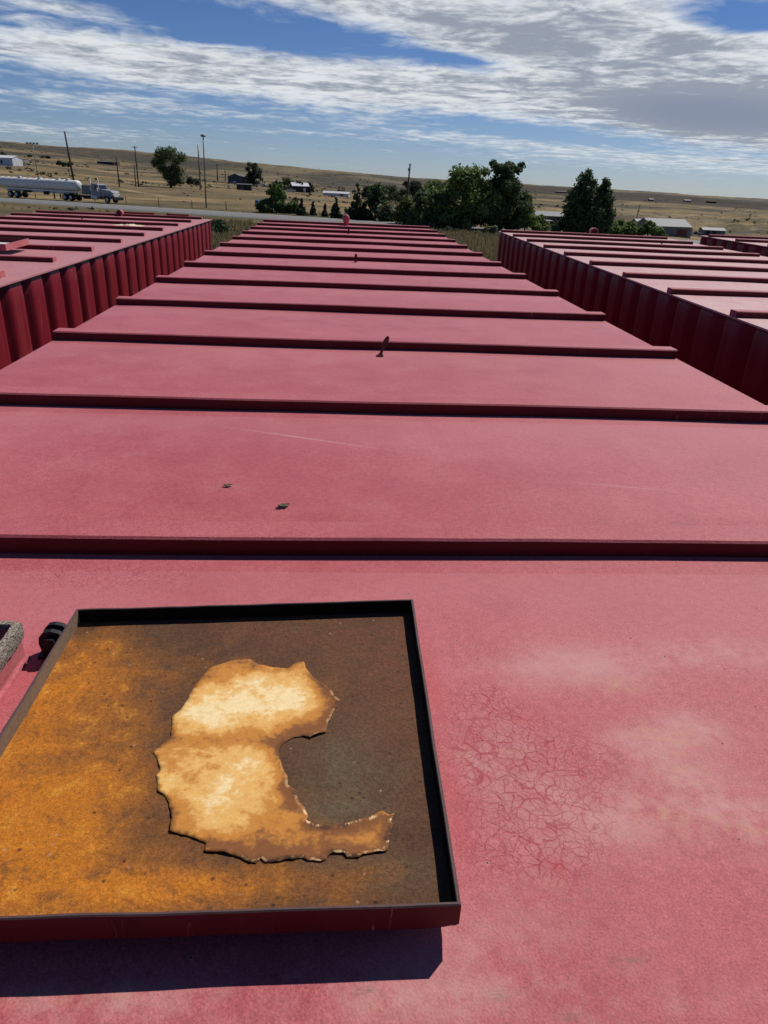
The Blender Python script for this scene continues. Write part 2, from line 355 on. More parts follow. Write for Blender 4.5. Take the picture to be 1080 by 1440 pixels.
# ------------------------------------------------------------------ tank materials
TANK_C = (0.1518, -0.6, -3.15)            # base of the near tank
def paint_roof(name, detail, pale=0.0):
    m, t, b = material(name); o = t.obj(); x, y, z = t.sep(o)
    n1 = t.noise(o, 1.3, 5, .55); n2 = t.noise(o, 7, 6, .6); n3 = t.noise(o, 95, 4, .7); n4 = t.noise(o, 420, 4, .7)
    c = t.mix(t.sm(n1, .3, .7), (.405, .082, .094), (.465, .118, .128))
    if pale: c = t.mix(t.sm(t.noise(o, 2.2, 6, .6), .25, .7, pale*.75, pale), c, (.64, .43, .39))
    c = t.mix(t.m('MULTIPLY', t.sm(n2, .45, .75), .45), c, (.49, .155, .162))
    c = t.mix(t.m('MULTIPLY', t.sm(n2, .5, .25), .35), c, (.325, .050, .062))
    c = t.mix(1.0, c, t.mix(t.sm(n3, .25, .75), (.89, .84, .85), (1.11, 1.16, 1.15)), 'MULTIPLY')
    c = t.mix(1.0, c, t.mix(t.sm(n4, .3, .7), (.76, .68, .69), (1.24, 1.32, 1.31)), 'MULTIPLY')
    # long pale bands where water dries in front of each rib
    ph = t.m('FRACT', t.m('DIVIDE', t.m('SUBTRACT', y, 1.62), .8306))
    wash = t.m('MULTIPLY', t.sm(t.m('ADD', ph, t.m('MULTIPLY', t.m('SUBTRACT', n2, .5), .35)), .62, .95), .30)
    c = t.mix(wash, c, (.52, .19, .20))
    bumph = t.m('ADD', t.m('MULTIPLY', n3, .4), t.m('MULTIPLY', t.noise(o, 360, 3, .7), .6))
    if detail:
        L = lambda u, v: (at(u, v).x-TANK_C[0], at(u, v).y-TANK_C[1])
        warp = t.vm('ADD', o, t.vm('MULTIPLY', t.vm('SUBTRACT', t.n('ShaderNodeTexNoise').outputs['Color'], (.5, .5, .5)), (0, 0, 0)))
        nz = t.n('ShaderNodeTexNoise'); t.put(nz.inputs['Vector'], o); nz.inputs['Scale'].default_value = 38; nz.inputs['Detail'].default_value = 4
        wv = t.vm('ADD', o, t.vm('MULTIPLY', t.vm('SUBTRACT', nz.outputs['Color'], (.5, .5, .5)), (.026, .026, 0)))
        wv2 = t.vm('MULTIPLY', wv, (1, 1, 0))
        # pale and ochre weathering
        def spots(lst):
            s_ = None
            for (u, v, ru, rv, a) in lst:
                cx, cy = L(u, v); ex, ey = L(u+ru, v); fx, fy = L(u, v-rv)
                g = t.m('MULTIPLY', t.ell(x, y, cx, cy, max(abs(ex-cx), .004), max(abs(fy-cy), .004)), a); s_ = g if s_ is None else t.m('ADD', s_, g)
            return s_
        pale = spots([(800, 935, 120, 28, .9), (1010, 920, 90, 22, .9), (985, 1020, 60, 26, .9), (900, 1045, 70, 25, .8), (940, 1110, 90, 45, .9), (1040, 1150, 70, 50, .7), (690, 1060, 60, 60, .55), (740, 1110, 80, 80, .5), (850, 1160, 70, 50, .7), (700, 1330, 200, 50, .6), (560, 1410, 300, 40, .8), (150, 1410, 180, 30, .9), (860, 1420, 200, 30, .5)])
        pm = t.m('MULTIPLY', pale, t.sm(t.m('ADD', t.m('MULTIPLY', n2, .6), t.m('MULTIPLY', t.noise(o, 45, 5, .7), .5)), .38, .68))
        c = t.mix(t.m('MULTIPLY', pm, .75), c, (.56, .30, .28))
        och = spots([(870, 965, 50, 16, .8), (930, 1035, 60, 18, 1), (940, 1150, 70, 30, .9), (960, 1085, 50, 24, .8), (1060, 1165, 40, 30, .6), (650, 1060, 14, 16, .7), (720, 1060, 30, 12, .5), (760, 1250, 90, 40, .35), (100, 1400, 160, 16, .6), (560, 1420, 90, 16, .5)])
        om = t.m('MULTIPLY', och, t.sm(t.noise(o, 60, 5, .7), .36, .66)); c = t.mix(t.m('MULTIPLY', om, .55), c, (.53, .30, .18))
        # crazed paint
        e1 = t.vor(wv2, 50, 'DISTANCE_TO_EDGE'); e2 = t.vor(t.vm('ADD', wv2, (5, 3, 0)), 88, 'DISTANCE_TO_EDGE')
        cz = spots([(740, 1120, 90, 100, .95), (690, 1020, 60, 70, .8), (730, 1200, 90, 30, .6), (830, 1080, 70, 50, .5), (120, 810, 200, 25, .5), (620, 745, 600, 20, .35), (980, 740, 160, 15, .4), (880, 960, 60, 40, .2)])
        k1 = t.m('MULTIPLY', t.sm(t.m('ADD', e1, t.m('MULTIPLY', t.m('SUBTRACT', t.noise(o, 70, 3), .42), .16)), .055, .010), t.sm(t.m('MULTIPLY', cz, t.m('ADD', t.noise(o, 13, 4, .6), .25)), .22, .62))
        k2 = t.m('MULTIPLY', t.sm(e2, .075, .015), t.sm(t.m('ADD', cz, t.m('MULTIPLY', t.noise(o, 9, 4, .65), 1.0)), .58, 1.02))
        c = t.mix(t.m('MULTIPLY', k1, .6), c, (.34, .020, .038)); c = t.mix(t.m('MULTIPLY', k2, .45), c, (.30, .032, .05))
        red = spots([(735, 1012, 12, 7, 1), (785, 1222, 9, 12, .9), (610, 980, 14, 90, .6), (640, 1130, 16, 60, .6), (20, 960, 30, 30, .9), (60, 925, 22, 22, .7)])
        c = t.mix(t.m('MULTIPLY', t.m('MULTIPLY', red, t.sm(n2, .3, .6)), .6), c, (.44, .04, .05))
        # scuffs, scratches, pits
        sc1 = spots([(880, 1355, 24, 4, 1), (700, 1402, 16, 8, .8), (800, 1432, 14, 5, .8), (520, 1396, 7, 4, 1), (502, 1396, 6, 4, 1), (966, 739, 9, 2.2, 1), (46, 1402, 10, 6, .7), (130, 1400, 14, 5, .5)])
        scm = t.m('MULTIPLY', sc1, t.sm(t.noise(t.vm('MULTIPLY', o, (70, 520, 90)), 1, 5, .75), .42, .58)); c = t.mix(t.m('MULTIPLY', scm, .75), c, (.17, .115, .07))
        (ax, ay), (bx, by) = L(350, 605), L(510, 627); ln = math.hypot(bx-ax, by-ay)
        scr = t.ell(x, y, (ax+bx)/2, (ay+by)/2, ln*.5, .0045, math.atan2(by-ay, bx-ax)); c = t.mix(t.m('MULTIPLY', scr, t.m('MULTIPLY', n3, 1.1)), c, (.60, .33, .33))
        (ax, ay), (bx, by) = L(820, 680), L(930, 690); scr = t.ell(x, y, (ax+bx)/2, (ay+by)/2, math.hypot(bx-ax, by-ay)*.5, .004, math.atan2(by-ay, bx-ax)); c = t.mix(t.m('MULTIPLY', scr, t.m('MULTIPLY', n3, .6)), c, (.60, .33, .33))
        pv = t.n('ShaderNodeTexVoronoi'); t.put(pv.inputs['Vector'], t.vm('MULTIPLY', o, (1, 1, 0))); pv.inputs['Scale'].default_value = 38
        pr = t.sep(pv.outputs['Color'])[0]; pit = t.m('MULTIPLY', t.sm(pv.outputs['Distance'], .055, .03), t.m('GREATER_THAN', pr, .60)); halo = t.m('MULTIPLY', t.sm(pv.outputs['Distance'], .11, .05), t.m('GREATER_THAN', pr, .86))
        c = t.mix(t.m('MULTIPLY', halo, .5), c, (.55, .28, .26)); c = t.mix(t.m('MULTIPLY', pit, .9), c, (.055, .02, .02))
        bumph = t.m('SUBTRACT', bumph, t.m('ADD', t.m('MULTIPLY', k1, .3), t.m('ADD', t.m('MULTIPLY', k2, .15), t.m('MULTIPLY', pit, 1.5))))
    t.put(b.inputs['Base Color'], c)
    t.put(b.inputs['Roughness'], t.sm(n2, .2, .8, .56, .70)); b.inputs['Specular IOR Level'].default_value = .22; b.inputs['Sheen Weight'].default_value = .26; b.inputs['Sheen Roughness'].default_value = .34; b.inputs['Sheen Tint'].default_value = (1, .90, .90, 1)
    t.put(b.inputs['Normal'], t.bump(bumph, .7, .0014))
    return m
ROOF_MAIN = paint_roof('weathered_red_roof_paint_crazed', True)
ROOF = paint_roof('weathered_red_roof_paint', False)
ROOF_PALE = paint_roof('chalky_faded_roof_paint', False, .86); ROOF_MID = paint_roof('half_faded_roof_paint', False, .34)
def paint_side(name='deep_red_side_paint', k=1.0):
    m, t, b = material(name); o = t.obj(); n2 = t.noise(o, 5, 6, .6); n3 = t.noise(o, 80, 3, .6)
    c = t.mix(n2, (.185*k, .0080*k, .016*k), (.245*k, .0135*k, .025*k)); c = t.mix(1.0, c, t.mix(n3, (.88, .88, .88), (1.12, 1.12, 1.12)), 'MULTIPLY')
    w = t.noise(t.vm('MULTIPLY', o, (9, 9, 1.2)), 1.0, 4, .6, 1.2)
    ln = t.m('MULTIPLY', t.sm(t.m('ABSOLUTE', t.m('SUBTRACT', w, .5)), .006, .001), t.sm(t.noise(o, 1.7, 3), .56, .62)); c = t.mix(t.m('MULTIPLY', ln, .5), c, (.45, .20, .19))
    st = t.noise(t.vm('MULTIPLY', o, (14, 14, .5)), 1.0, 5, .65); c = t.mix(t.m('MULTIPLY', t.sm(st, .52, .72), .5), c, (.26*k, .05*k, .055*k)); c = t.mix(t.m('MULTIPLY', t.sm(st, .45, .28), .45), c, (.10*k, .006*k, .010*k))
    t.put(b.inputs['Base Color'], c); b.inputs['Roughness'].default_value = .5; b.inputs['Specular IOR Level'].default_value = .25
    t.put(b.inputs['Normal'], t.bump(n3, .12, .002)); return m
SIDE = paint_side(); EDGEP = paint_side('shade_darkened_red_paint', .42); INNER = simple('shadow_black_lid_wall', (.010, .007, .005), .9, 0, .4, 60, .06)  # EDGEP: side paint darkened to carry the shade on rib fronts and lid outside
BLACK = simple('dark_steel', (.018, .016, .015), .55, .3)
EDGE = simple('bare_worn_edge', (.085, .044, .042), .7, .0, .5, 160)
GRIT = None
def grit():
    m, t, b = material('gritty_old_gasket'); o = t.obj(); n = t.noise(o, 420, 4, .75); n2 = t.noise(o, 60, 3)
    c = t.mix(t.sm(n, .40, .62), (.045, .034, .026), (.52, .45, .36)); c = t.mix(t.m('MULTIPLY', n2, .3), c, (.25, .16, .10))
    t.put(b.inputs['Base Color'], c); b.inputs['Roughness'].default_value = .95; t.put(b.inputs['Normal'], t.bump(n, .9, .003)); return m
GRIT = grit()

# ------------------------------------------------------------------ tanks
TW, TL, TH = 2.40, 11.72, 3.15
RIB_W, RIB_H = .070, .033
def rib_mesh(length, seed):
    mb = MB(); c = .004
    prof = [(0, -.001), (0, RIB_H-c), (c, RIB_H), (RIB_W-c, RIB_H), (RIB_W, RIB_H-c), (RIB_W, -.001)]
    n = 34; x0 = -length/2; rnd = random.Random(seed)
    vs = []; fs = []
    for i in range(n+1):
        xx = x0+length*i/n; dy = (mnoise.noise(Vector((xx*1.1, seed*3.3, 0))))*.0065; dz = mnoise.noise(Vector((xx*1.3, seed*5.1, 4)))*.0028+mnoise.noise(Vector((xx*7, seed*2.1, 9)))*.0007
        for (a, b_) in prof: vs.append((xx, a+dy, b_+dz*(b_ > .01)))
    k = len(prof)
    for i in range(n):
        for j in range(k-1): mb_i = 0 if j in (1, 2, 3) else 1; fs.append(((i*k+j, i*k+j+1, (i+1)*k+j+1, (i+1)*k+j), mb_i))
    mb.v = vs; 
    for f, mi in fs: mb.f.append(list(f)); mb.mi.append(mi); mb.smooth.append(False)
    for f in (list(range(k)), [n*k+q for q in range(k)][::-1]): mb.f.append(f); mb.mi.append(0); mb.smooth.append(False)
    return mb.mesh('rib')
def corrugated(side, y0=0.04, y1=TL-.04):
    """side wall with rounded vertical corrugations; side = +1 or -1"""
    pitch, depth = .3105, .052
    n = int((y1-y0)/pitch*18); ys = np.linspace(y0, y1, n); ph = ((ys-y0)/pitch) % 1
    # crest: a soft rise on the near side, a flat, and a quicker fall on the far side
    def prof(p):
        r = np.clip(p/.28, 0, 1); f = np.clip((p-.80)/.09, 0, 1); return (r*r*(3-2*r))*(1-f*f*(3-2*f))
    bulge = prof(ph)*depth
    zs = [(.18, 0), (.30, 1), (TH-.12, 1), (TH-.045, .97), (TH-.02, .85), (TH-.005, .6)]
    V = []; 
    for (z, k) in zs:
        for yy, q in zip(ys, bulge): V.append((side*(TW/2-.013-depth+q*k), yy, z))
    Fs = [(a*n+i, a*n+i+1, (a+1)*n+i+1, (a+1)*n+i) for a in range(len(zs)-1) for i in range(n-1)]
    mb = MB(); mb.add(V, Fs, 0, True); return mb.mesh('corrugated_wall')
def roof_mesh(hole=None, seed=0):
    xs = set(np.round(np.linspace(-TW/2, TW/2, 49), 4)); ys = set(np.round(np.linspace(0, TL, 200), 4))
    if hole:
        hx0, hy0, hx1, hy1 = hole; xs |= {hx0, hx1}; ys |= {hy0, hy1}
    xs = sorted(xs); ys = sorted(ys); k = len(ys); V = []; Fs = []
    for a in xs:
        for b_ in ys:
            ed = min(1, (TW/2-abs(a))/.12, b_/.12, (TL-b_)/.12)
            V.append((a, b_, TH+ed*(mnoise.noise(Vector((a*1.5, b_*1.5, seed)))*.0042+mnoise.noise(Vector((a*5, b_*5, seed+9)))*.0006)))
    for i in range(len(xs)-1):
        for j in range(k-1):
            if hole and hx0-1e-6 <= xs[i] < hx1-1e-6 and hy0-1e-6 <= ys[j] < hy1-1e-6: continue
            Fs.append((i*k+j, (i+1)*k+j, (i+1)*k+j+1, i*k+j+1))
    mb = MB(); mb.add(V, Fs, 0, True)
    # folded lip round the sheet
    e = TW/2; d = .009
    mb.add([(-e, 0, TH), (e, 0, TH), (e, TL, TH), (-e, TL, TH), (-e, 0, TH-d), (e, 0, TH-d), (e, TL, TH-d), (-e, TL, TH-d)], [(0, 4, 5, 1), (1, 5, 6, 2), (2, 6, 7, 3), (3, 7, 4, 0)], 0)
    return mb.mesh('roof')
RIB_ME = [rib_mesh(TW-.004, i) for i in range(5)]
RIB_SHORT = [rib_mesh(TW-.12, 10+i) for i in range(5)]
WALLS = {s: corrugated(s) for s in (1, -1)}
def end_wall_mesh():
    mb = MB(); mb.box((-TW/2+.03, 0, .18), (TW/2-.03, .012, TH-.012)); 
    for k in range(6): x = -TW/2+.2+k*.4; mb.box((x-.05, -.03, .25), (x+.05, 0, TH-.1))
    return mb.mesh('end_wall')
END_ME = end_wall_mesh()
def skid_mesh():
    mb = MB(); mb.box((-TW/2+.1, .1, .0), (-TW/2+.3, TL-.1, .18)); mb.box((TW/2-.3, .1, 0), (TW/2-.1, TL-.1, .18))
    for k in range(9): mb.box((-TW/2+.3, .3+k*1.3, .02), (TW/2-.3, .45+k*1.3, .17))
    return mb.mesh('skid')
SKID_ME = skid_mesh()
def reuse(name, me, mats, parent, loc=(0, 0, 0), rz=0.0):
    o = bpy.data.objects.new(name, me); C.objects.link(o); o.parent = parent; o.location = loc; o.rotation_euler.z = rz
    if not me.materials:
        for m in mats: me.materials.append(m)
    return o
def lug_mesh(lean):
    """flat eye strap standing in front of a rib: flared foot, narrow neck, slotted loop"""
    mb = MB(); h = .082
    out = [(-.014, 0), (.014, 0), (.0065, .014), (.006, .030), (.011, .046), (.0125, .062), (.009, .076), (.003, h), (-.003, h), (-.009, .076), (-.0125, .062), (-.011, .046), (-.006, .030), (-.0065, .014)]
    mb.prism(out, -.0045, .0045, 'y'); mb.prism([(-.0035, .048), (.0035, .048), (.0045, .060), (0, .068), (-.0045, .060)], -.0055, .0055, 'y')
    mb.box((-.016, -.010, 0), (.016, .010, .005))
    me = mb.mesh('lifting_lug')
    me.transform(Matrix(((1, 0, lean[0], 0), (0, 1, lean[1], 0), (0, 0, 1, 0), (0, 0, 0, 1))) @ Matrix.Scale(.80, 4)); return me
def tank(name_label, loc, rz, rib_ys, short=False, hole=None, main=False, pale=False):
    t = empty('storage_tank', loc, rz); tag(t, name_label, 'tank', 'red steel tanks parked side by side')
    link('roof', roof_mesh(hole, loc[0]), ROOF_MAIN if main else (ROOF_PALE if pale is True else ROOF_MID) if pale else ROOF, t)
    reuse('corrugated_wall', WALLS[1], [SIDE], t); reuse('corrugated_wall', WALLS[-1], [SIDE], t)
    reuse('end_wall', END_ME, [SIDE], t, (0, .03, 0)); reuse('end_wall', END_ME, [SIDE], t, (0, TL-.03, 0), math.pi)
    reuse('skid', SKID_ME, [SIDE], t)
    for i, y in enumerate(rib_ys):
        me = (RIB_SHORT if short else RIB_ME)[i % 5]
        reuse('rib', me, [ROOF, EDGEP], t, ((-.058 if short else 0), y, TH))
    return t
# near tank: ribs every .8306 m
RIB0 = 1.0796+.6
ribs = [RIB0+.8306*i for i in range(13)]
HOLE = tuple(round(v, 4) for v in (-.86-TANK_C[0], .350+.6, -.405-TANK_C[0], .795+.6))
near = tank('long red tank in the foreground, flat roof with cross ribs and an open rusty hatch', TANK_C, 0, ribs, hole=HOLE, main=True)
left = tank('red tank on the left, its sunlit corrugated side facing the gap', (-1.786-TW/2, -.57, -3.15), 0, [7.68+.833*(i-4)+.57 for i in range(-5, 9)], short=True, pale=.3)
right = tank('red tank right of the foreground one, its near side in deep shade', (3.058, -1.303, -3.11), R(-1.84), [6.874+.83*(i-4)-10.45+TL for i in range(-6, 9)], short=True, pale=True)
fourth = tank('farthest red tank, cut off by the right edge of the view', (5.958, -1.01, -3.07), R(-2.4), [10.40-.83*i-10.75+TL for i in range(0, 13)], pale=True)

LUG_ME = [lug_mesh((.48, .75)), lug_mesh((.03, .05))]
def lug(t, x, y, k=1): return reuse('lifting_lug', LUG_ME[k], [EDGEP], t, (x, y, TH))
lug(near, .165-TANK_C[0], 2.625+.6, 0); lug(near, .154-TANK_C[0], 5.955+.6); lug(near, .145-TANK_C[0], 9.29+.6)
lug(left, -3.05+1.786+TW/2, 9.42+.57); lug(right, .40, 9.93)
def vent(t, x, y, kind):
    mb = MB()
    if kind == 'capped_pipe':
        mb.lathe([(.036, 0), (.036, .05), (.046, .055), (.047, .10), (.040, .128), (.022, .146), (.004, .152)], 18)
    else:                                   # short drum lying along the tank, on a stub
        r = kind; mb.lathe([(r*.5, 0), (r*.5, r)], 14)
        Mx = Matrix.Rotation(R(90), 4, 'X')
        mb.lathe([(r*.93, -.05), (r, -.043), (r, .043), (r*.93, .05)], 24, (0, 0, r*.95), Mx); mb.lathe([(r*.90, .049), (r*.88, .054)], 24, (0, 0, r*.95), Mx, 1)  # front disc: shade of the drum's near face put into darker paint
    o = mb.build('vent_cap', [ROOF, EDGEP], t); o.location = (x, y, TH); return o
vent(near, .135-TANK_C[0], 10.985+.6, 'capped_pipe')
vent(left, -3.03+1.786+TW/2, 11.0+.57, .044)
vent(right, .10, TL-.10, .052); vent(fourth, -.15, TL-.15, .125)
for x0, x1, y in ((-3.05, -2.58, 11.08), (-2.40, -2.10, 11.06)):
    mb = MB(); mb.box((x0, 0, 0), (x1, .06, .055), 0); mb.box((x0-.003, -.005, .0), (x0+.02, .065, .062), 0); o = mb.build('end_bracket', [SIDE], left); o.location = (1.786+TW/2, y+.57, TH)

# ------------------------------------------------------------------ the open hatch of the near tank (coordinates of the roof, moved into the tank)
OFF = Vector((-TANK_C[0], -TANK_C[1], TH))
def rust():
    m, t, b = material('rusted_bare_steel'); o = t.obj(); x, y, z = t.sep(o)
    X = t.m('ADD', x, TANK_C[0]); Y = t.m('ADD', y, TANK_C[1])
    n1 = t.noise(o, 9, 6, .62, .6); n2 = t.noise(o, 34, 7, .7, .4); n3 = t.noise(o, 210, 5, .75); n4 = t.noise(o, 520, 3, .7)
    sx = t.noise(t.vm('MULTIPLY', o, (3, 16, 1)), 1.0, 5, .6, .8)
    def spots(lst):
        s_ = None
        for (u, v, ru, rv, a) in lst:
            q = at(u, v, .03); e1 = at(u+ru, v, .03); e2 = at(u, v-rv, .03)
            g = t.m('MULTIPLY', t.ell(X, Y, q.x, q.y, abs(e1.x-q.x), abs(e2.y-q.y)), a); s_ = g if s_ is None else t.m('ADD', s_, g)
        return s_
    org = spots([(30, 1010, 120, 120, .55), (20, 1200, 180, 110, .70), (130, 930, 60, 60, .40), (110, 1110, 100, 110, .38), (200, 1255, 170, 45, .5), (330, 1250, 120, 30, .25), (232, 1090, 24, 110, -.22), (420, 890, 240, 30, -.32), (560, 1040, 60, 160, -.15), (240, 920, 110, 40, .16), (210, 1010, 40, 70, .10), (330, 905, 110, 22, .10), (330, 1235, 190, 24, .20), (540, 1215, 70, 40, .14), (0, 880, 60, 60, .2)])
    og = t.m('ADD', org, t.m('ADD', t.m('MULTIPLY', t.m('SUBTRACT', n1, .5), 1.0), t.m('ADD', t.m('MULTIPLY', t.m('SUBTRACT', sx, .5), .55), t.m('MULTIPLY', t.m('SUBTRACT', n2, .5), .38))))
    c = t.mix(t.sm(n1, .3, .7), (.085, .040, .022), (.135, .064, .030))
    rd = spots([(560, 930, 70, 60, .8), (430, 890, 160, 24, .7), (540, 1060, 50, 90, .45), (380, 1240, 60, 16, .6)]); c = t.mix(t.m('MULTIPLY', t.m('MULTIPLY', rd, t.sm(n2, .3, .6)), .75), c, (.165, .062, .036))
    gz = t.m('ADD', spots([(480, 1085, 60, 60, .9), (470, 1140, 90, 20, .6), (430, 1225, 160, 22, .6), (190, 1010, 40, 120, .40), (560, 1230, 60, 30, .4), (120, 905, 40, 16, .4)]), t.m('MULTIPLY', t.sm(t.noise(o, 14, 5, .6, 1.0), .55, .7), .3))
    c = t.mix(t.m('MULTIPLY', gz, t.sm(n2, .25, .65, .25, .75)), c, (.125, .098, .056))
    c = t.mix(t.sm(og, -.02, .42), c, (.225, .085, .022)); c = t.mix(t.sm(og, .30, .95), c, (.500, .165, .016))
    c = t.mix(t.m('MULTIPLY', t.sm(og, .25, .7), t.m('MULTIPLY', t.sm(n2, .52, .70), .6)), c, (.66, .30, .045))
    c = t.mix(t.m('MULTIPLY', t.sm(n2, .50, .28), .62), c, (.085, .042, .020))
    vsp = t.n('ShaderNodeTexVoronoi'); t.put(vsp.inputs['Vector'], o); vsp.inputs['Scale'].default_value = 150
    fl_ = t.m('MULTIPLY', t.sm(vsp.outputs['Distance'], .28, .18), t.m('GREATER_THAN', t.sep(vsp.outputs['Color'])[0], .982)); c = t.mix(t.m('MULTIPLY', fl_, .6), c, (.42, .24, .17))
    dkp = t.m('MULTIPLY', t.sm(vsp.outputs['Distance'], .35, .2), t.m('GREATER_THAN', t.sep(vsp.outputs['Color'])[1], .94)); c = t.mix(t.m('MULTIPLY', dkp, .7), c, (.035, .018, .012))
    c = t.mix(1.0, c, t.mix(t.sm(n3, .3, .7), (.76, .73, .70), (1.18, 1.2, 1.22)), 'MULTIPLY')
    c = t.mix(1.0, c, t.mix(t.sm(n4, .3, .7), (.80, .78, .76), (1.2, 1.22, 1.25)), 'MULTIPLY')
    t.put(b.inputs['Base Color'], c); t.put(b.inputs['Roughness'], t.sm(n2, .3, .7, .72, .92)); b.inputs['Specular IOR Level'].default_value = .18
    t.put(b.inputs['Normal'], t.bump(t.m('ADD', t.m('ADD', t.m('MULTIPLY', n3, .6), t.m('MULTIPLY', n2, .8)), t.m('MULTIPLY', n4, .5)), .7, .0016)); return m
RUST = rust()
LID = {'FL': (-.3414, .8309), 'FR': (.1154, .8595), 'NR': (.1094, .3874), 'NL': (-.3430, .3852)}
def tray(corners, zb, zf, zt, th=.0036, seed=0):
    """shallow tray: floor, four thin upstanding rims; returns floor mesh and rim mesh"""
    P = [Vector((*corners[k], 0)) for k in ('FL', 'FR', 'NR', 'NL')]; ctr = sum(P, Vector())/4
    rim = MB(); n = 4
    def inset(q, d):
        out = []
        for i in range(n):
            a, b_, c_ = q[i-1], q[i], q[(i+1) % n]; e1 = (b_-a).normalized(); e2 = (c_-b_).normalized()
            n1 = Vector((e1.y, -e1.x, 0)); n2 = Vector((e2.y, -e2.x, 0)); out.append(b_+(n1+n2)/(1+n1.dot(n2))*d)
        return out
    I = inset(P, th)
    if (I[0]-ctr).length > (P[0]-ctr).length: I = inset(P, -th)
    for i in range(n):
        a, b_, ai, bi = P[i], P[(i+1) % n], I[i], I[(i+1) % n]; K = 26
        for k in range(K):
            def row(f):
                jz = mnoise.noise(Vector((f*9, i*7.7+seed, 0)))*.0011+mnoise.noise(Vector((f*50, i*3.1, 5)))*.00035
                o_ = a.lerp(b_, f); q_ = ai.lerp(bi, f); out_ = (o_-q_).normalized()
                jx = mnoise.noise(Vector((f*4, i*5.7, 3)))*.0012*min(1, f*8, (1-f)*8)
                corner = max(0, 1-min(f, 1-f)*24)
                o_ = o_+out_*jx; q_ = q_+out_*jx
                return [o_+Vector((0, 0, zb+.004*corner)), o_-out_*.0016*0+Vector((0, 0, zt-.0012+jz)), o_.lerp(q_, .3)+Vector((0, 0, zt+jz)), o_.lerp(q_, .8)+Vector((0, 0, zt+jz)), q_+Vector((0, 0, zt-.001+jz)), q_+Vector((0, 0, zf))]
            r0, r1 = row(k/K), row((k+1)/K)
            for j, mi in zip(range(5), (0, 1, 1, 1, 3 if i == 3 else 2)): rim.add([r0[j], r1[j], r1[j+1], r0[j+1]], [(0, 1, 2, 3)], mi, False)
    floor = MB(); Q = inset(P, th*.5) if (inset(P, th)[0]-ctr).length < (P[0]-ctr).length else inset(P, -th*.5)
    K = 40; vs = []
    for i in range(K+1):
        for j in range(K+1):
            p = Q[0].lerp(Q[1], i/K).lerp(Q[3].lerp(Q[2], i/K), j/K); ed = min(1, min(i, K-i, j, K-j)/5)
            vs.append((p.x, p.y, zf+ed*(mnoise.noise(Vector((p.x*6, p.y*6, seed)))*.0016+mnoise.noise(Vector((p.x*40, p.y*40, seed)))*.0002)))
    fs = [(i*(K+1)+j, i*(K+1)+j+1, (i+1)*(K+1)+j+1, (i+1)*(K+1)+j) for i in range(K) for j in range(K)]
    floor.add(vs, fs, 0, True); k0 = [Vector((p.x, p.y, zb)) for p in Q]; floor.add(k0, [(0, 1, 2, 3)], 1)
    return floor, rim
def shift(me, off): me.transform(Matrix.Translation(off)); return me
LEFTIN = simple('sunlit_gritty_lid_wall', (.20, .135, .085), .9, 0, .55, 240, .2)
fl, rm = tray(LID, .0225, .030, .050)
lid = link('hatch_lid', shift(fl.mesh('hatch_lid'), OFF), [RUST, SIDE], near); lid['label'] = 'square hatch lid swung open, rusty inside facing up'
rim = link('rim', shift(rm.mesh('rim'), OFF), [EDGEP, EDGE, INNER, LEFTIN], lid)  # inside walls: shade painted near-black, the gritty sunlit left one kept lighter
hb = MB(); hb.tube([(-.17, .63, .0225), (-.17, .63, .006), (-.05, .63, .006), (-.05, .63, .0225)], .006, 8); link('handle', shift(hb.mesh('handle'), OFF), [SIDE], lid)

# peeling liner: outline traced on the lid floor
OUT = [(222,250),(250,205),(290,160),(335,140),(375,125),(440,120),(470,140),(520,150),(575,155),(612,133),(637,130),(640,150),(665,180),(700,210),(735,232),(745,255),(768,270),(750,300),(735,330),(722,350),(718,385),(690,392),(660,405),(635,400),(600,402),(570,420),(545,447),(546,480),(558,515),(577,545),(578,575),(600,588),(615,625),(640,660),(650,690),(645,703),(670,718),(710,724),(770,722),(830,707),(880,692),(920,672),(940,685),(962,682),(950,710),(962,725),(945,760),(940,800),(935,815),(890,820),(850,828),(835,838),(790,838),(780,822),(735,822),(720,835),(705,850),(650,848),(630,838),(600,845),(570,845),(540,852),(500,855),(480,840),(462,858),(440,855),(400,835),(350,820),(275,813),(283,785),(235,765),(152,742),(157,690),(148,640),(130,610),(108,598),(102,540),(118,520),(105,480),(90,458),(130,425),(155,400),(160,330),(195,300),(215,270)]
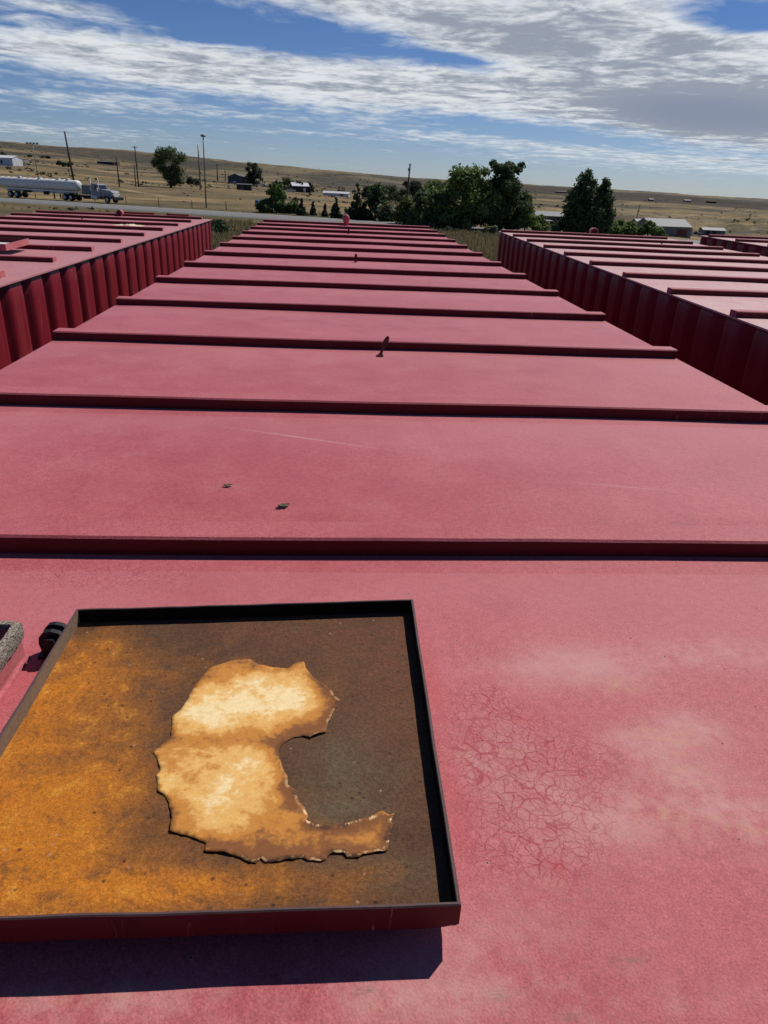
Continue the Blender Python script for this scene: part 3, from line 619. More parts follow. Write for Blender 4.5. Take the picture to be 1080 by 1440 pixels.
def liner():
    z0 = .0312
    P = np.array([at(180+x/2.571, 880+y/2.571, z0)[:2] for x, y in OUT]); n = len(P)
    pts = []
    for i in range(n):
        a, b_ = P[i], P[(i+1) % n]; L = np.hypot(*(b_-a)); k = max(1, int(L/.0022))
        for q in range(k):
            p = a+(b_-a)*q/k; nrm = np.array([b_[1]-a[1], a[0]-b_[0]])/max(L, 1e-6)
            p = p+nrm*(mnoise.noise(Vector((p[0]*260, p[1]*260, 1)))*.0007*(1 if p[0] > -.06 or p[1] < .52 else .4)+mnoise.noise(Vector((p[0]*90, p[1]*90, 6)))*.0010*(q > 0)); pts.append(p)
    pts = np.array(pts); m = len(pts); xs = np.arange(pts[:, 0].min(), pts[:, 0].max(), .0042); ys = np.arange(pts[:, 1].min(), pts[:, 1].max(), .0042)
    def inside(p):
        x, y = p; a = pts; b_ = np.roll(pts, -1, 0); c = (a[:, 1] > y) != (b_[:, 1] > y)
        xi = a[:, 0]+(y-a[:, 1])*(b_[:, 0]-a[:, 0])/np.where(b_[:, 1] == a[:, 1], 1e-9, b_[:, 1]-a[:, 1]); return (np.sum(c & (x < xi)) % 2) == 1
    inner = []
    for x in xs:
        for y in ys:
            p = (x+RNG.uniform(-.001, .001), y+RNG.uniform(-.001, .001))
            if inside(p) and np.min(np.hypot(pts[:, 0]-p[0], pts[:, 1]-p[1])) > .0018: inner.append(p)
    V2 = [Vector(p) for p in pts]+[Vector(p) for p in inner]
    v, e, f, *_ = delaunay_2d_cdt(V2, [(i, (i+1) % m) for i in range(m)], [], 1, 1e-6)
    V = np.array([p[:] for p in v]); ed = np.array([np.min(np.hypot(pts[:, 0]-p[0], pts[:, 1]-p[1])) for p in V])
    zz = []; 
    for p, d in zip(V, ed):
        lift = max(0, 1-d/.012)**2*(.0002+.0034*max(0, mnoise.noise(Vector((p[0]*42, p[1]*42, 2)))-.08)+.0011*max(0, min(1, (p[0]+.02)/.06)))
        zz.append(z0+lift+mnoise.noise(Vector((p[0]*16, p[1]*16, 8)))*.0006+max(0, 1-d/.018)*mnoise.noise(Vector((p[0]*160, p[1]*160, 3)))*.0008)
    me = bpy.data.meshes.new('peeling_liner'); me.from_pydata([(p[0], p[1], z) for p, z in zip(V, zz)], [], [list(q) for q in f])
    bm = bmesh.new(); bm.from_mesh(me); bmesh.ops.recalc_face_normals(bm, faces=bm.faces)
    if sum(q.normal.z for q in bm.faces) < 0: bmesh.ops.reverse_faces(bm, faces=bm.faces)
    bmesh.ops.solidify(bm, geom=bm.faces[:], thickness=.0006); bm.to_mesh(me); bm.free()
    co = np.array([q.co[:] for q in me.vertices]); dd = np.array([np.min(np.hypot(pts[:, 0]-p[0], pts[:, 1]-p[1])) for p in co])
    a = me.attributes.new('from_edge', 'FLOAT', 'POINT'); a.data.foreach_set('value', dd.astype(np.float32))
    me.polygons.foreach_set('use_smooth', np.ones(len(me.polygons), bool)); me.transform(Matrix.Translation(OFF)); me.update()
    mt, t, b = material('stained_paper_liner'); o = t.obj(); x, y, z = t.sep(o); X = t.m('ADD', x, TANK_C[0]); Y = t.m('ADD', y, TANK_C[1])
    at_ = t.n('ShaderNodeAttribute', attribute_name='from_edge').outputs['Fac']
    n1 = t.noise(o, 22, 6, .65, .5); n2 = t.noise(o, 85, 6, .7); n3 = t.noise(o, 330, 4, .7); Xr = t.m('ADD', X, t.m('MULTIPLY', t.m('SUBTRACT', .65, Y), .35))
    def spots(lst):
        s_ = None
        for (u, v, ru, rv, a) in lst:
            q = at(u, v, .031); e1 = at(u+ru, v, .031); e2 = at(u, v-rv, .031)
            g = t.m('MULTIPLY', t.ell(X, Y, q.x, q.y, abs(e1.x-q.x), abs(e2.y-q.y)), a); s_ = g if s_ is None else t.m('ADD', s_, g)
        return s_
    wet = spots([(320, 1040, 120, 11, .55), (395, 1040, 30, 22, .5), (430, 1190, 110, 24, .55), (385, 1150, 40, 50, .45), (300, 950, 60, 12, .5), (350, 938, 30, 10, .6), (455, 1000, 22, 28, .5), (430, 1020, 30, 12, .8), (520, 1165, 40, 24, .4), (260, 1120, 30, 60, .25), (300, 1190, 60, 16, .5), (410, 1120, 18, 30, .7), (460, 970, 20, 20, .4)])
    dry = spots([(360, 975, 95, 30, 1), (420, 980, 30, 18, .8), (300, 1010, 60, 20, .7), (370, 1065, 40, 20, .7), (320, 1110, 70, 34, .8), (260, 1090, 40, 30, .4), (415, 1145, 10, 16, .7)])
    edge = t.m('ADD', at_, t.m('MULTIPLY', t.m('SUBTRACT', n1, .5), .022)); ef = t.sm(edge, .020, .001)
    burn = t.m('ADD', t.m('ADD', t.m('MULTIPLY', wet, .62), t.m('MULTIPLY', ef, t.sm(Xr, -.12, .03, .14, .46))), t.m('ADD', t.m('MULTIPLY', t.m('SUBTRACT', n1, .5), 1.25), t.m('MULTIPLY', t.m('SUBTRACT', n2, .5), 1.0)))
    burn = t.m('SUBTRACT', t.m('ADD', burn, .20), t.m('MULTIPLY', dry, .30))
    c = t.mix(t.sm(burn, -.22, .10), (.88, .68, .36), (.76, .43, .125)); c = t.mix(t.sm(burn, .12, .40), c, (.55, .225, .040)); c = t.mix(t.sm(burn, .46, .80), c, (.23, .085, .026))
    fib = t.noise(t.vm('MULTIPLY', o, (120, 190, 1)), 1.0, 5, .7); c = t.mix(1.0, c, t.mix(t.sm(fib, .35, .65), (.95, .93, .90), (1.04, 1.05, 1.06)), 'MULTIPLY')
    blk = t.m('MULTIPLY', t.sm(t.m('ADD', at_, t.m('MULTIPLY', t.m('SUBTRACT', n2, .5), .010)), .0065, .002), t.m('MULTIPLY', t.sm(n1, .44, .60), t.sm(Xr, -.10, .03, .35, .95))); c = t.mix(blk, c, (.085, .034, .016))
    c = t.mix(t.m('MULTIPLY', t.m('MULTIPLY', t.sm(at_, .0040, .0014), t.sm(Xr, -.04, .05)), t.sm(n2, .50, .60)), c, (.80, .52, .25))
    c = t.mix(1.0, c, t.mix(n3, (.82, .80, .76), (1.16, 1.17, 1.2)), 'MULTIPLY')
    t.put(b.inputs['Base Color'], c); b.inputs['Roughness'].default_value = .8; b.inputs['Specular IOR Level'].default_value = .25
    t.put(b.inputs['Normal'], t.bump(t.m('ADD', n2, n3), .25, .0012))
    o_ = link('peeling_liner', me, mt, lid); o_['label'] = 'curled tan liner remnant peeling off the rusty lid'
liner()

# raised rim of the hatch opening, with its gritty gasket, left of the lid
cm = MB(); x0, x1, y0, y1 = -.862, -.403, .348, .797; th = .006; H = .0485
for a, b_ in (((x0, y0, 0), (x1, y0+th, H)), ((x0, y1-th, 0), (x1, y1, H)), ((x0, y0+th, 0), (x0+th, y1-th, H)), ((x1-th, y0+th, 0), (x1, y1-th, H))): cm.box(a, b_)
cm.tube([(x1+.004, y0, .002), (x1+.004, (y0+y1)/2, .003), (x1+.005, y1-.006, .002)], .0045, 6)     # weld bead
coam = link('hatch_rim', shift(cm.mesh('hatch_rim'), OFF), [ROOF], near)
gk = MB(); N = 70; vs = []
for i in range(N+1):
    f = i/N; py = y0+(y1-y0)*f; j = [mnoise.noise(Vector((py*70, k*9, 1)))*.0015 for k in range(5)]
    vs += [(x1-.001, py, .027+j[0]*1.4), (x1+.0035+j[1], py, .0275+j[0]*1.4), (x1+.0055+j[2], py, .039+j[1]), (x1+.004+j[3], py, .050+j[2]), (x1-.004+j[4]*.6, py, .0525+j[3]), (x1-.0065, py, .049)]
gk.add(vs, [(i*6+k, i*6+(k+1) % 6, (i+1)*6+(k+1) % 6, (i+1)*6+k) for i in range(N) for k in range(6)], 0, False); gk.add(vs, [(5, 4, 3, 2, 1, 0), tuple(N*6+k for k in range(6))], 0)
gk.box((x0-.002, y1-.007, H-.004), (x1-.007, y1+.0015, H+.004)); gk.box((x0-.002, y0-.0015, H-.004), (x1-.007, y0+.007, H+.004)); gk.box((x0-.003, y0+.008, H-.004), (x0+.007, y1-.008, H+.004))
link('gasket', shift(gk.mesh('gasket'), OFF), [GRIT], coam)
SHINE = simple('worn_bolt_steel', (.42, .40, .36), .35, .8, .3, 90)
for hy in (.792, .455):
    hm = MB(); cx = -.366
    for dy in (0.0, .017):
        out = [(cx-.008, .001), (cx-.0125, .024), (cx-.011, .033), (cx-.004, .041), (cx+.005, .0425), (cx+.014, .040), (cx+.0235, .031), (cx+.0235, .004)]
        hm.prism(out, hy+dy-.004, hy+dy+.003, 'y')
    hm.box((cx-.016, hy-.006, 0), (cx+.012, hy+.023, .005))
    hg = link('hinge', shift(hm.mesh('hinge'), OFF), [BLACK], lid)
    bm_ = MB(); bm_.lathe([(.0095, 0), (.0095, .007)], 6, (cx+.004, hy-.004, .026), Matrix.Rotation(R(90), 4, 'X'), 0, False); bm_.tube([(cx+.004, hy-.003, .026), (cx+.004, hy+.026, .026)], .005, 8)
    o = link('hinge_bolt', shift(bm_.mesh('hinge_bolt'), OFF), [BLACK, SHINE], lid)

# second open lid, on the left tank, pale inside
WHITEIN = simple('pale_lid_inside', (.62, .60, .55), .7, 0, .15, 12)
c2 = {'FL': (-2.83, 5.96), 'FR': (-2.345, 5.95), 'NR': (-2.30, 5.42), 'NL': (-2.80, 5.43)}
fl, rm = tray(c2, .040, .050, .085, .006, 3); o2 = Vector((1.786+TW/2, .57, TH))
lid2 = link('hatch_lid', shift(fl.mesh('hatch_lid'), o2), [WHITEIN, SIDE], left); lid2['label'] = 'small open hatch lid with pale inside'
link('rim', shift(rm.mesh('rim'), o2), [ROOF, EDGE, EDGEP, EDGEP], lid2)
hb = MB(); hb.box((-2.86, 5.5, 0), (-2.82, 5.9, .06)); link('hinge', shift(hb.mesh('hinge'), o2), [SIDE], lid2)

# dry leaf and specks lying on the near roof
LEAF = simple('dry_leaf', (.085, .075, .040), .8, 0, .6, 300)
def leaf(u, v, L, rz, label):
    p = at(u, v); mb = MB(); N = 6; vs = []
    for i in range(N+1):
        f = i/N; wd = L*.30*math.sin(math.pi*(f*.92+.05))*(1+.25*math.sin(i*2.7))
        for s_ in (-1, 0, 1): vs.append(((f-.5)*L, s_*wd, .0016+abs(s_)*L*.16*(1-.6*f)+L*.10*abs(f-.5)))
    for i in range(N):
        for j in range(2): mb.add([vs[i*3+j], vs[i*3+j+1], vs[i*3+j+4], vs[i*3+j+3]], [(0, 1, 2, 3)], 0)
    mb.tube([(-.5*L, 0, .002+L*.05), (-.72*L, .04*L, .002)], .0009, 5)
    me = mb.mesh('dry_leaf'); o = link('dry_leaf', me, LEAF); o.location = p; o.rotation_euler.z = R(rz); tag(o, label, 'leaf', 'dry leaves on the near roof')
leaf(399, 713, .026, 35, 'curled dark dry leaf, larger of two on the pink roof behind the lid')
leaf(321, 684, .018, 25, 'tiny dark leaf scrap farther back on the pink roof, left of the larger leaf')
# pale scrap on the left tank
p0 = at(180, 318.5); sm_ = simple('pale_scrap', (.62, .52, .36), .85, 0, .3, 20); mb = MB()
N = 10
def scz(i, j): return .008+.05*abs(mnoise.noise(Vector((i*.55, j*.8, 2))))*(1-abs(i-N/2)/(N/2+.5))
for i in range(N):
    for j in range(4):
        q = [(i, j), (i+1, j), (i+1, j+1), (i, j+1)]; mb.add([((a-N/2)*.034, (c_-2)*.06+.02*math.sin(a), scz(a, c_)) for a, c_ in q], [(0, 1, 2, 3)], 0, True)
o = mb.build('plastic_scrap', sm_); o.location = p0; tag(o, 'crumpled pale scrap lying between ribs on the left tank roof', 'scrap')

# ------------------------------------------------------------------ vegetation
def foliage(name, c0, c1):
    m, t, b = material(name); at_n = t.n('ShaderNodeVertexColor', layer_name='tint').outputs[0]
    r = t.sep(at_n)[0]; c = t.mix(r, c0, c1)
    t.put(b.inputs['Base Color'], c); b.inputs['Roughness'].default_value = .75; b.inputs['Specular IOR Level'].default_value = .2
    tr = t.n('ShaderNodeBsdfTranslucent'); t.put(tr.inputs[0], c); ms = t.n('ShaderNodeMixShader'); ms.inputs[0].default_value = .30
    out = m.node_tree.nodes['Material Output']; t.t.links.new(b.outputs[0], ms.inputs[1]); t.t.links.new(tr.outputs[0], ms.inputs[2]); t.t.links.new(ms.outputs[0], out.inputs[0]); return m
FOL = {'green': foliage('broadleaf_foliage', (.075, .125, .032), (.22, .29, .08)), 'dark': foliage('dark_foliage', (.046, .076, .032), (.125, .170, .065)),
       'grey': foliage('grey_green_foliage', (.066, .085, .046), (.150, .170, .085)), 'light': foliage('light_green_foliage', (.070, .105, .025), (.17, .20, .06)),
       'conifer': foliage('conifer_foliage', (.028, .046, .026), (.070, .092, .046)), 'far': foliage('far_foliage', (.034, .048, .032), (.075, .088, .055))}
BARK = simple('bark', (.085, .065, .045), .95, 0, .4, 8)
def leaves(rng, centres, per, leaf):
    """centres: (x, y, z, radius); leaf cards spread through each clump, denser near its skin"""
    V = []; T = []
    for (cx, cy, cz, r) in centres:
        n = max(6, int(per*r*r)); d = rng.normal(size=(n, 3)); d /= np.linalg.norm(d, axis=1)[:, None]
        rad = r*(rng.random(n)**.45)*(1+.16*rng.normal(size=n)); p = np.array([cx, cy, cz])+d*rad[:, None]*np.array([1, 1, .85])
        nrm = d+rng.normal(size=(n, 3))*.7+np.array([0, 0, .35]); nrm /= np.linalg.norm(nrm, axis=1)[:, None]
        a = np.cross(nrm, rng.normal(size=(n, 3))); a /= np.linalg.norm(a, axis=1)[:, None]; b_ = np.cross(nrm, a)
        s = leaf*(.6+.8*rng.random(n))[:, None]
        V.append(np.stack([p-a*s-b_*s*.55, p+a*s*.9-b_*s*.6, p+a*s*1.0+b_*s*.55, p-a*s*.85+b_*s*.6], 1)); tt = np.clip(rng.random()*.45+.30*rng.random(n)+.12*rng.normal(size=n)+.15, 0, 1); T.append(np.repeat(tt[:, None], 3, 1))
    return np.concatenate(V), np.concatenate(T)
def crown_points(kind, rng, W, H):
    cs = []
    if kind == 'poplar':
        n = 34
        for i in range(n):
            f = (i+.5)/n; z = H*(.08+.90*f); w = W*.5*(min(1, f*4+.35))*(1-f**3.2)**.8*(.8+.4*rng.random()); k = 2 if f < .8 else 1
            for _ in range(k):
                a = rng.random()*6.28; rr = w*.65*rng.random()**.5; cs.append((rr*math.cos(a), rr*math.sin(a), z, W*(.10+.13*(1-f))*(.8+.5*rng.random())))
    elif kind == 'cone':
        n = 30
        for i in range(n):
            f = (i+.5)/n; w = W*.5*(1-f)*.95; z = H*(.05+.93*f)
            for _ in range(max(1, int(4*(1-f)))):
                a = rng.random()*6.28; rr = w*(.5+.5*rng.random()); cs.append((rr*math.cos(a), rr*math.sin(a), z-.06*H*rr/W, max(W*.05, w*.42)*(.7+.5*rng.random())))
    elif kind == 'bush':
        for i in range(16):
            a = rng.random()*6.28; rr = W*.38*rng.random()**.6; z = H*(.18+.55*rng.random()*(1-(rr/(W*.5))**2)); cs.append((rr*math.cos(a), rr*math.sin(a), z, min(W, H)*(.16+.13*rng.random())))
        cs = [(x, y, min(z, H-r*.9), r) for x, y, z, r in cs]
    elif kind == 'lean':                      # wind-shaped crown, wide on top, narrow waist
        for i in range(46):
            f = rng.random(); z = H*(.20+.72*f); w = W*.5*(.40+.62*f if f < .75 else 1.0-(f-.75)*1.5); sx = W*(-.10+.10*f) if f > .35 else W*.02
            a = rng.random()*6.28; rr = w*(.3+.55*rng.random()); cs.append((sx+rr*math.cos(a), rr*math.sin(a)*.8, z, W*(.09+.08*rng.random())))
        for i in range(8): cs.append((W*(.02+.26*rng.random()), W*.1*(rng.random()-.5), H*(.08+.2*rng.random()), W*.09))
    else:                                     # round, uneven, spreading from low down
        for i in range(52):
            f = rng.random(); z = H*(.07+.83*f); w = W*.5*math.sqrt(max(.05, 1-((f-.38)/.68)**2)); a = rng.random()*6.28; rr = w*(.25+.62*rng.random())
            cs.append((rr*math.cos(a), rr*math.sin(a), z, W*(.075+.08*rng.random())))
        for i in range(9):
            a = rng.random()*6.28; cs.append((W*.28*math.cos(a)*rng.random(), W*.2*math.sin(a), H*(.86+.10*rng.random()), W*(.05+.035*rng.random())))
    return cs
NV = [0]
def tree(u, v, wpx, hpx, kind, mat, label, name='tree', cat='tree', group=None, per=None, leaf=None, back=0.0, trunk=True):
    """u, v: where its foot stands in the photograph (found on the terrain), size in photo pixels turned into metres"""
    p = ground_px(u, v); s = px_per_m(p); W, H = wpx/s*1.22, hpx/s*1.04; NV[0] += 1; rng = np.random.default_rng(100+NV[0])
    lf = leaf or max(.16, .75/s*1.15); e = empty(name, p-Vector((0, 0, .1)), rng.random()*0); tag(e, label, cat, group)
    cs = crown_points(kind, rng, W, H); tot = sum(c[3]**2 for c in cs); N = per or min(9000, max(260, int(wpx*hpx*4.2)))
    V, T = leaves(rng, cs, N/tot, lf); V[..., 2] = np.maximum(V[..., 2], .02)
    quads('crown', V, FOL[mat], e, T)
    if trunk:
        mb = MB(); th = H*(.55 if kind != 'cone' else .9); r = max(.05, W*.035)
        pts = [(0, 0, -.3), (W*.01, 0, th*.25), (-W*.01, W*.01, th*.6), (0, 0, th)]; mb.tube(pts, [r*1.25, r, r*.7, r*.25], 7)
        if kind in ('round', 'lean', 'poplar'):
            for k in range(5):
                a = rng.random()*6.28; z = th*(.25+.12*k); mb.tube([(0, 0, z), (W*.14*math.cos(a), W*.14*math.sin(a), z+H*.09), (W*.27*math.cos(a), W*.27*math.sin(a), z+H*.22)], [r*.5, r*.35, r*.12], 5)
        mb.build('trunk', BARK, e)
    return e
T_ = tree
T_(240, 264, 46, 50, 'lean', 'dark', 'wind-shaped dark tree alone on the dry slope left of the tall poles')
T_(648, 323, 84, 78, 'round', 'green', 'big bright-green spreading tree, left half of the large clump', per=16000)
T_(704, 325, 66, 86, 'round', 'dark', 'tallest dark tree, right half of the large clump', per=16000)
T_(613, 322, 40, 46, 'round', 'dark', 'dark tree against the left side of the large clump')
T_(737, 326, 30, 44, 'bush', 'green', 'low green tree at the right foot of the large clump')
T_(756, 326, 22, 30, 'bush', 'green', 'small bushy tree just right of the large clump')
T_(814, 332, 52, 80, 'poplar', 'dark', 'taller of two pointed poplars right of the large clump')
T_(839, 333, 34, 72, 'poplar', 'dark', 'slimmer poplar on the right of the pair')
T_(794, 331, 30, 34, 'bush', 'dark', 'bush at the left foot of the two poplars', 'shrub', 'shrub')
T_(851, 331, 22, 28, 'bush', 'green', 'bush at the right foot of the two poplars', 'shrub', 'shrub')
T_(880, 332, 36, 28, 'bush', 'green', 'broad green bush before the long metal barn', 'shrub', 'shrub')
T_(910, 334, 28, 25, 'bush', 'green', 'bush hiding the left end of the long metal barn', 'shrub', 'shrub')
T_(927, 335, 18, 14, 'bush', 'light', 'light green low bush, rightmost before the metal barn', 'shrub', 'shrub')
T_(1001, 332, 22, 11, 'bush', 'grey', 'grey bush in front of the small pale shed', 'shrub', 'shrub')
T_(502, 309, 32, 46, 'cone', 'conifer', 'broad dark spruce behind the vent pipe of the near tank', per=3200)
T_(527, 310, 36, 46, 'round', 'dark', 'dark rounded tree between the broad spruce and the light green tree', per=3600)
T_(568, 316, 32, 42, 'bush', 'light', 'light green roadside tree below the power pole', per=2600)
T_(590, 318, 28, 44, 'round', 'grey', 'grey-green tree just right of the light green one')
T_(472, 307, 15, 27, 'cone', 'conifer', 'slim young spruce left of the broad spruce', group='young spruces along the road')
T_(457, 305, 8, 17, 'cone', 'conifer', 'thin young spruce, third from the left in the row', group='young spruces along the road')
T_(440, 303, 10, 18, 'cone', 'conifer', 'thin sparse young spruce, second from the left in the row', group='young spruces along the road', per=160)
T_(424, 303, 14, 22, 'cone', 'conifer', 'small full spruce, leftmost in the roadside row', group='young spruces along the road')
T_(389, 299, 30, 36, 'round', 'green', 'bright leafy young tree at the road edge left of the young spruces')
T_(373, 299, 22, 20, 'bush', 'dark', 'dark bush on the left of the bright roadside tree', 'shrub', 'shrub')
T_(406, 300, 22, 24, 'bush', 'light', 'yellow-green bush on the right of the bright roadside tree', 'shrub', 'shrub')
T_(308, 331, 20, 25, 'bush', 'dark', 'dark bush in the gap just past the left tank', 'shrub', 'shrub', per=2200)
T_(357, 260, 23, 28, 'round', 'far', 'tall tree behind the right end of the grey barn')
T_(404, 268, 19, 16, 'round', 'dark', 'dark tree left of the dark-fronted house')
T_(421, 270, 13, 14, 'round', 'dark', 'small tree touching the left wall of the dark-fronted house')
T_(435, 271, 14, 13, 'round', 'far', 'round tree right of the dark-fronted house')
T_(389, 264, 15, 12, 'bush', 'far', 'grey shrub behind the small white vehicles', 'shrub', 'shrub')
T_(272, 260, 20, 13, 'bush', 'far', 'round shrub between the lone dark tree and the tall poles', 'shrub', 'shrub')
T_(416, 284, 12, 8, 'bush', 'far', 'small shrub above the yellow-green bush', 'shrub', 'shrub')
for k, (u, v, w, h) in enumerate(((545, 285, 34, 22), (519, 280, 24, 16), (565, 288, 30, 20), (608, 288, 40, 30), (583, 284, 26, 26), (633, 300, 40, 40))):
    T_(u, v, w, h, 'round', ('grey', 'far', 'grey', 'green', 'far', 'grey')[k], ('grey-green tree behind the dark rounded tree', 'small far tree above the broad spruce', 'low grey tree left of the power pole foot', 'green tree rising behind the grey-green roadside tree', 'far tree right beside the power pole', 'grey tree tucked behind the big bright-green tree')[k], group='trees along the creek behind the road')
T_(571, 262, 9, 8, 'bush', 'far', 'single far dark tree just right of the power pole top', group=None)
for k, (u, v, w, h) in enumerate(((5, 218, 8, 5), (42, 221, 7, 4.5), (60, 222.5, 5, 4.5), (67, 223, 6.5, 5))):
    T_(u, v, w, h, 'bush', 'far', ('dark far bush above the white building, leftmost on the hillside', 'far bush just left of the thin lamp pole', 'smaller of two far bushes right of the thin lamp pole', 'larger of two far bushes right of the thin lamp pole')[k], 'shrub', 'shrub', 'bushes on the far hillside', per=120)
T_(88, 234.5, 36, 9, 'bush', 'far', 'wide dark thicket behind the leaning wooden pole', 'shrub', 'shrub', per=800)
T_(630, 328, 14, 10, 'bush', 'grey', 'low weed clump on the near road verge, left', 'shrub', 'shrub', 'weeds on the near road verge', trunk=False)
T_(641, 329, 10, 8, 'bush', 'grey', 'low weed clump on the near road verge, middle', 'shrub', 'shrub', 'weeds on the near road verge', trunk=False)
T_(651, 330, 6, 6, 'bush', 'grey', 'smallest weed clump on the near road verge', 'shrub', 'shrub', 'weeds on the near road verge', trunk=False)
T_(685, 332, 34, 16, 'bush', 'grey', 'weedy bush beside the far corner of the right tank', 'shrub', 'shrub', 'weeds on the near road verge', trunk=False)

for k, (u, v, w, h) in enumerate(((545, 312, 26, 30), (585, 318, 26, 26), (605, 320, 30, 30), (628, 322, 30, 26))):
    T_(u, v, w, h, 'bush', ('grey', 'green', 'dark', 'green')[k], ('grey-green roadside bush right of the dark rounded tree', 'green roadside bush right of the light green tree', 'dark roadside bush left of the large clump', 'green bush at the left foot of the large clump')[k], 'shrub', 'shrub', 'roadside bushes left of the large clump')

def scrub():
    """sagebrush and weeds over the dry land"""
    rng = np.random.default_rng(5); N = 9000
    az = np.radians(rng.uniform(-26, 33, N)); d = np.exp(rng.uniform(np.log(112), np.log(2600), N)); x, y = d*np.sin(az), d*np.cos(az)
    m = fbm(x/60, y/60, 4, 55); a = np.degrees(az); pr = np.clip((m-.46)*5, .02, 1)*np.where((a > 10) & (d > 420), .55, 1)*np.where(d > 900, .6, 1)
    keep = (rng.random(N) < pr) & (road_dist(x, y) > 10); x, y, d, a = x[keep], y[keep], d[keep], a[keep]; z = terrain(x, y); n = len(x)
    s = (.25+.75*rng.random(n)**3)*np.clip(d/300, .6, 2.4); k = 7; V = []; T = []
    for j in range(k):
        off = rng.normal(size=(n, 3))*np.array([.45, .45, .2])*s[:, None]; p = np.c_[x, y, z+s*.38]+off; nr = rng.normal(size=(n, 3))+np.array([0, -.3, .7]); nr /= np.linalg.norm(nr, axis=1)[:, None]
        u = np.cross(nr, rng.normal(size=(n, 3))); u /= np.linalg.norm(u, axis=1)[:, None]; w = np.cross(nr, u); r = (s*.45)[:, None]
        V.append(np.stack([p-u*r-w*r*.6, p+u*r*.9-w*r*.7, p+u*r+w*r*.6, p-u*r*.8+w*r*.7], 1)); T.append(np.repeat(rng.random(n)[:, None], 3, 1))
    o = quads('sagebrush', np.concatenate(V), foliage('sage_foliage', (.050, .046, .030), (.105, .092, .058)), None, np.concatenate(T)); tag(o, 'scattered grey sagebrush over the dry slopes', 'brush', kind='stuff')
scrub()
def grass():
    rng = np.random.default_rng(6); N = 46000
    az = np.radians(rng.uniform(-22, 33, N)); d = np.exp(rng.uniform(np.log(13.5), np.log(96), N)); x, y = d*np.sin(az), d*np.cos(az)
    keep = (fbm(x/2.4, y/2.4, 3, 77) > .36) & (road_dist(x, y) > 7.5); x, y, d = x[keep], y[keep], d[keep]; z = terrain(x, y); n = len(x); V = []; T = []
    for j in range(5):
        a = rng.random(n)*6.28; h = (.16+.30*rng.random(n)**2)*np.clip(d/35, .7, 1.5); w = .012*np.clip(d/9, 1, 7); ox, oy = rng.normal(size=(2, n))*.14; lx, ly = rng.normal(size=(2, n))*.10
        b = np.c_[x+ox, y+oy, z-.02]; e = np.c_[np.cos(a)*w, np.sin(a)*w, 0*w]; t_ = np.c_[x+ox+lx, y+oy+ly, z+h]
        V.append(np.stack([b-e, b+e, t_], 1)); T.append(np.repeat(np.clip(rng.random(n)*.7+.3*fbm(x/9, y/9, 2, 4), 0, 1)[:, None], 3, 1))
    o = quads('dry_grass', np.concatenate(V), foliage('dry_grass_blades', (.135, .118, .055), (.31, .245, .135)), None, np.concatenate(T)); tag(o, 'dry pale grass on the ground beyond the tanks', 'grass', kind='stuff')
grass()

# ------------------------------------------------------------------ poles, fence posts
WOOD = simple('grey_pole_wood', (.085, .068, .052), .9, 0, .35, 5)
STEELP = simple('galvanised_pole', (.21, .205, .19), .5, .3, .2, 4)
def pole(u, v, utop, vtop, label, wpx=2.0, kind='wood', extra=None, name='utility_pole'):
    p = ground_px(u, v); s = px_per_m(p); H = (v-vtop)/s*1.03; off = (utop-u+ (v-vtop)*.047*0)/s
    # sideways lean as the photograph shows it, beyond what the roll of the camera does
    lean = off-(-.04*(v-vtop)/s); e = empty(name, p); tag(e, label, 'pole', 'poles along the road and slope')
    r = max(.07, wpx/s*.5); mb = MB(); rt = Vector((RT.x, RT.y, 0)).normalized()*lean
    mb.tube([(0, 0, -.4), rt*.5+Vector((0, 0, H*.5)), rt+Vector((0, 0, H))], [r*1.1, r, r*.8], 8); mb.build('shaft', WOOD if kind == 'wood' else STEELP, e)
    top = rt+Vector((0, 0, H)); side = Vector((RT.x, RT.y, 0)).normalized()
    if extra == 'crossarm':
        mb = MB(); mb.tube([top-side*1.1-Vector((0, 0, .5)), top+side*1.1-Vector((0, 0, .5))], .08, 6)
        for q in (-1, -.5, .5, 1): mb.tube([top+side*q-Vector((0, 0, .45)), top+side*q-Vector((0, 0, .2))], .05, 6)
        mb.build('crossarm', WOOD, e)
    if extra == 'transformer':
        mb = MB(); mb.lathe([(.22, 0), (.26, .05), (.26, .85), (.2, .95)], 12, top-side*.42-Vector((0, 0, 2.4))); mb.build('transformer', STEELP, e)
        mb = MB(); mb.tube([top-Vector((0, 0, .4))-side*.6, top-Vector((0, 0, .4))+side*.6], .07, 6); mb.build('crossarm', WOOD, e)
    if extra == 'lamp':
        mb = MB(); mb.lathe([(.12, .0), (.42, .05), (.45, .22), (.3, .35), (.05, .4)], 12, top-Vector((0, 0, .1))); mb.build('lamp_head', STEELP, e)
    if extra == 'floodlights':
        mb = MB(); mb.tube([top-side*1.6, top+side*1.6], .08, 6)
        for q in (-1.5, -.5, .5, 1.5):
            b_ = top+side*q; mb.box((b_.x-.3, b_.y-.2, b_.z-.05), (b_.x+.3, b_.y+.2, b_.z+.45))
        mb.build('floodlight_bar', STEELP, e)
    return e
pole(104, 256, 97.5, 195, 'thick dark wooden pole leaning left behind the tanker trailer', 2.7)
pole(55, 256, 51.5, 210, 'thin pole with a lamp bar rising behind the tanker trailer', 1.0, 'steel', 'floodlights')
pole(168, 263, 166.5, 226, 'short brown pole standing behind the truck cab', 1.8)
pole(195, 263, 192.8, 213, 'tallest of the paired brown poles left of the lone tree', 1.8, 'wood', 'crossarm')
pole(191, 263, 190.5, 236, 'short partner pole beside the tall crossarm pole', 1.5)
pole(282, 266, 280, 212, 'grey pole, shorter left one of the tall pair', 2.0, 'steel')
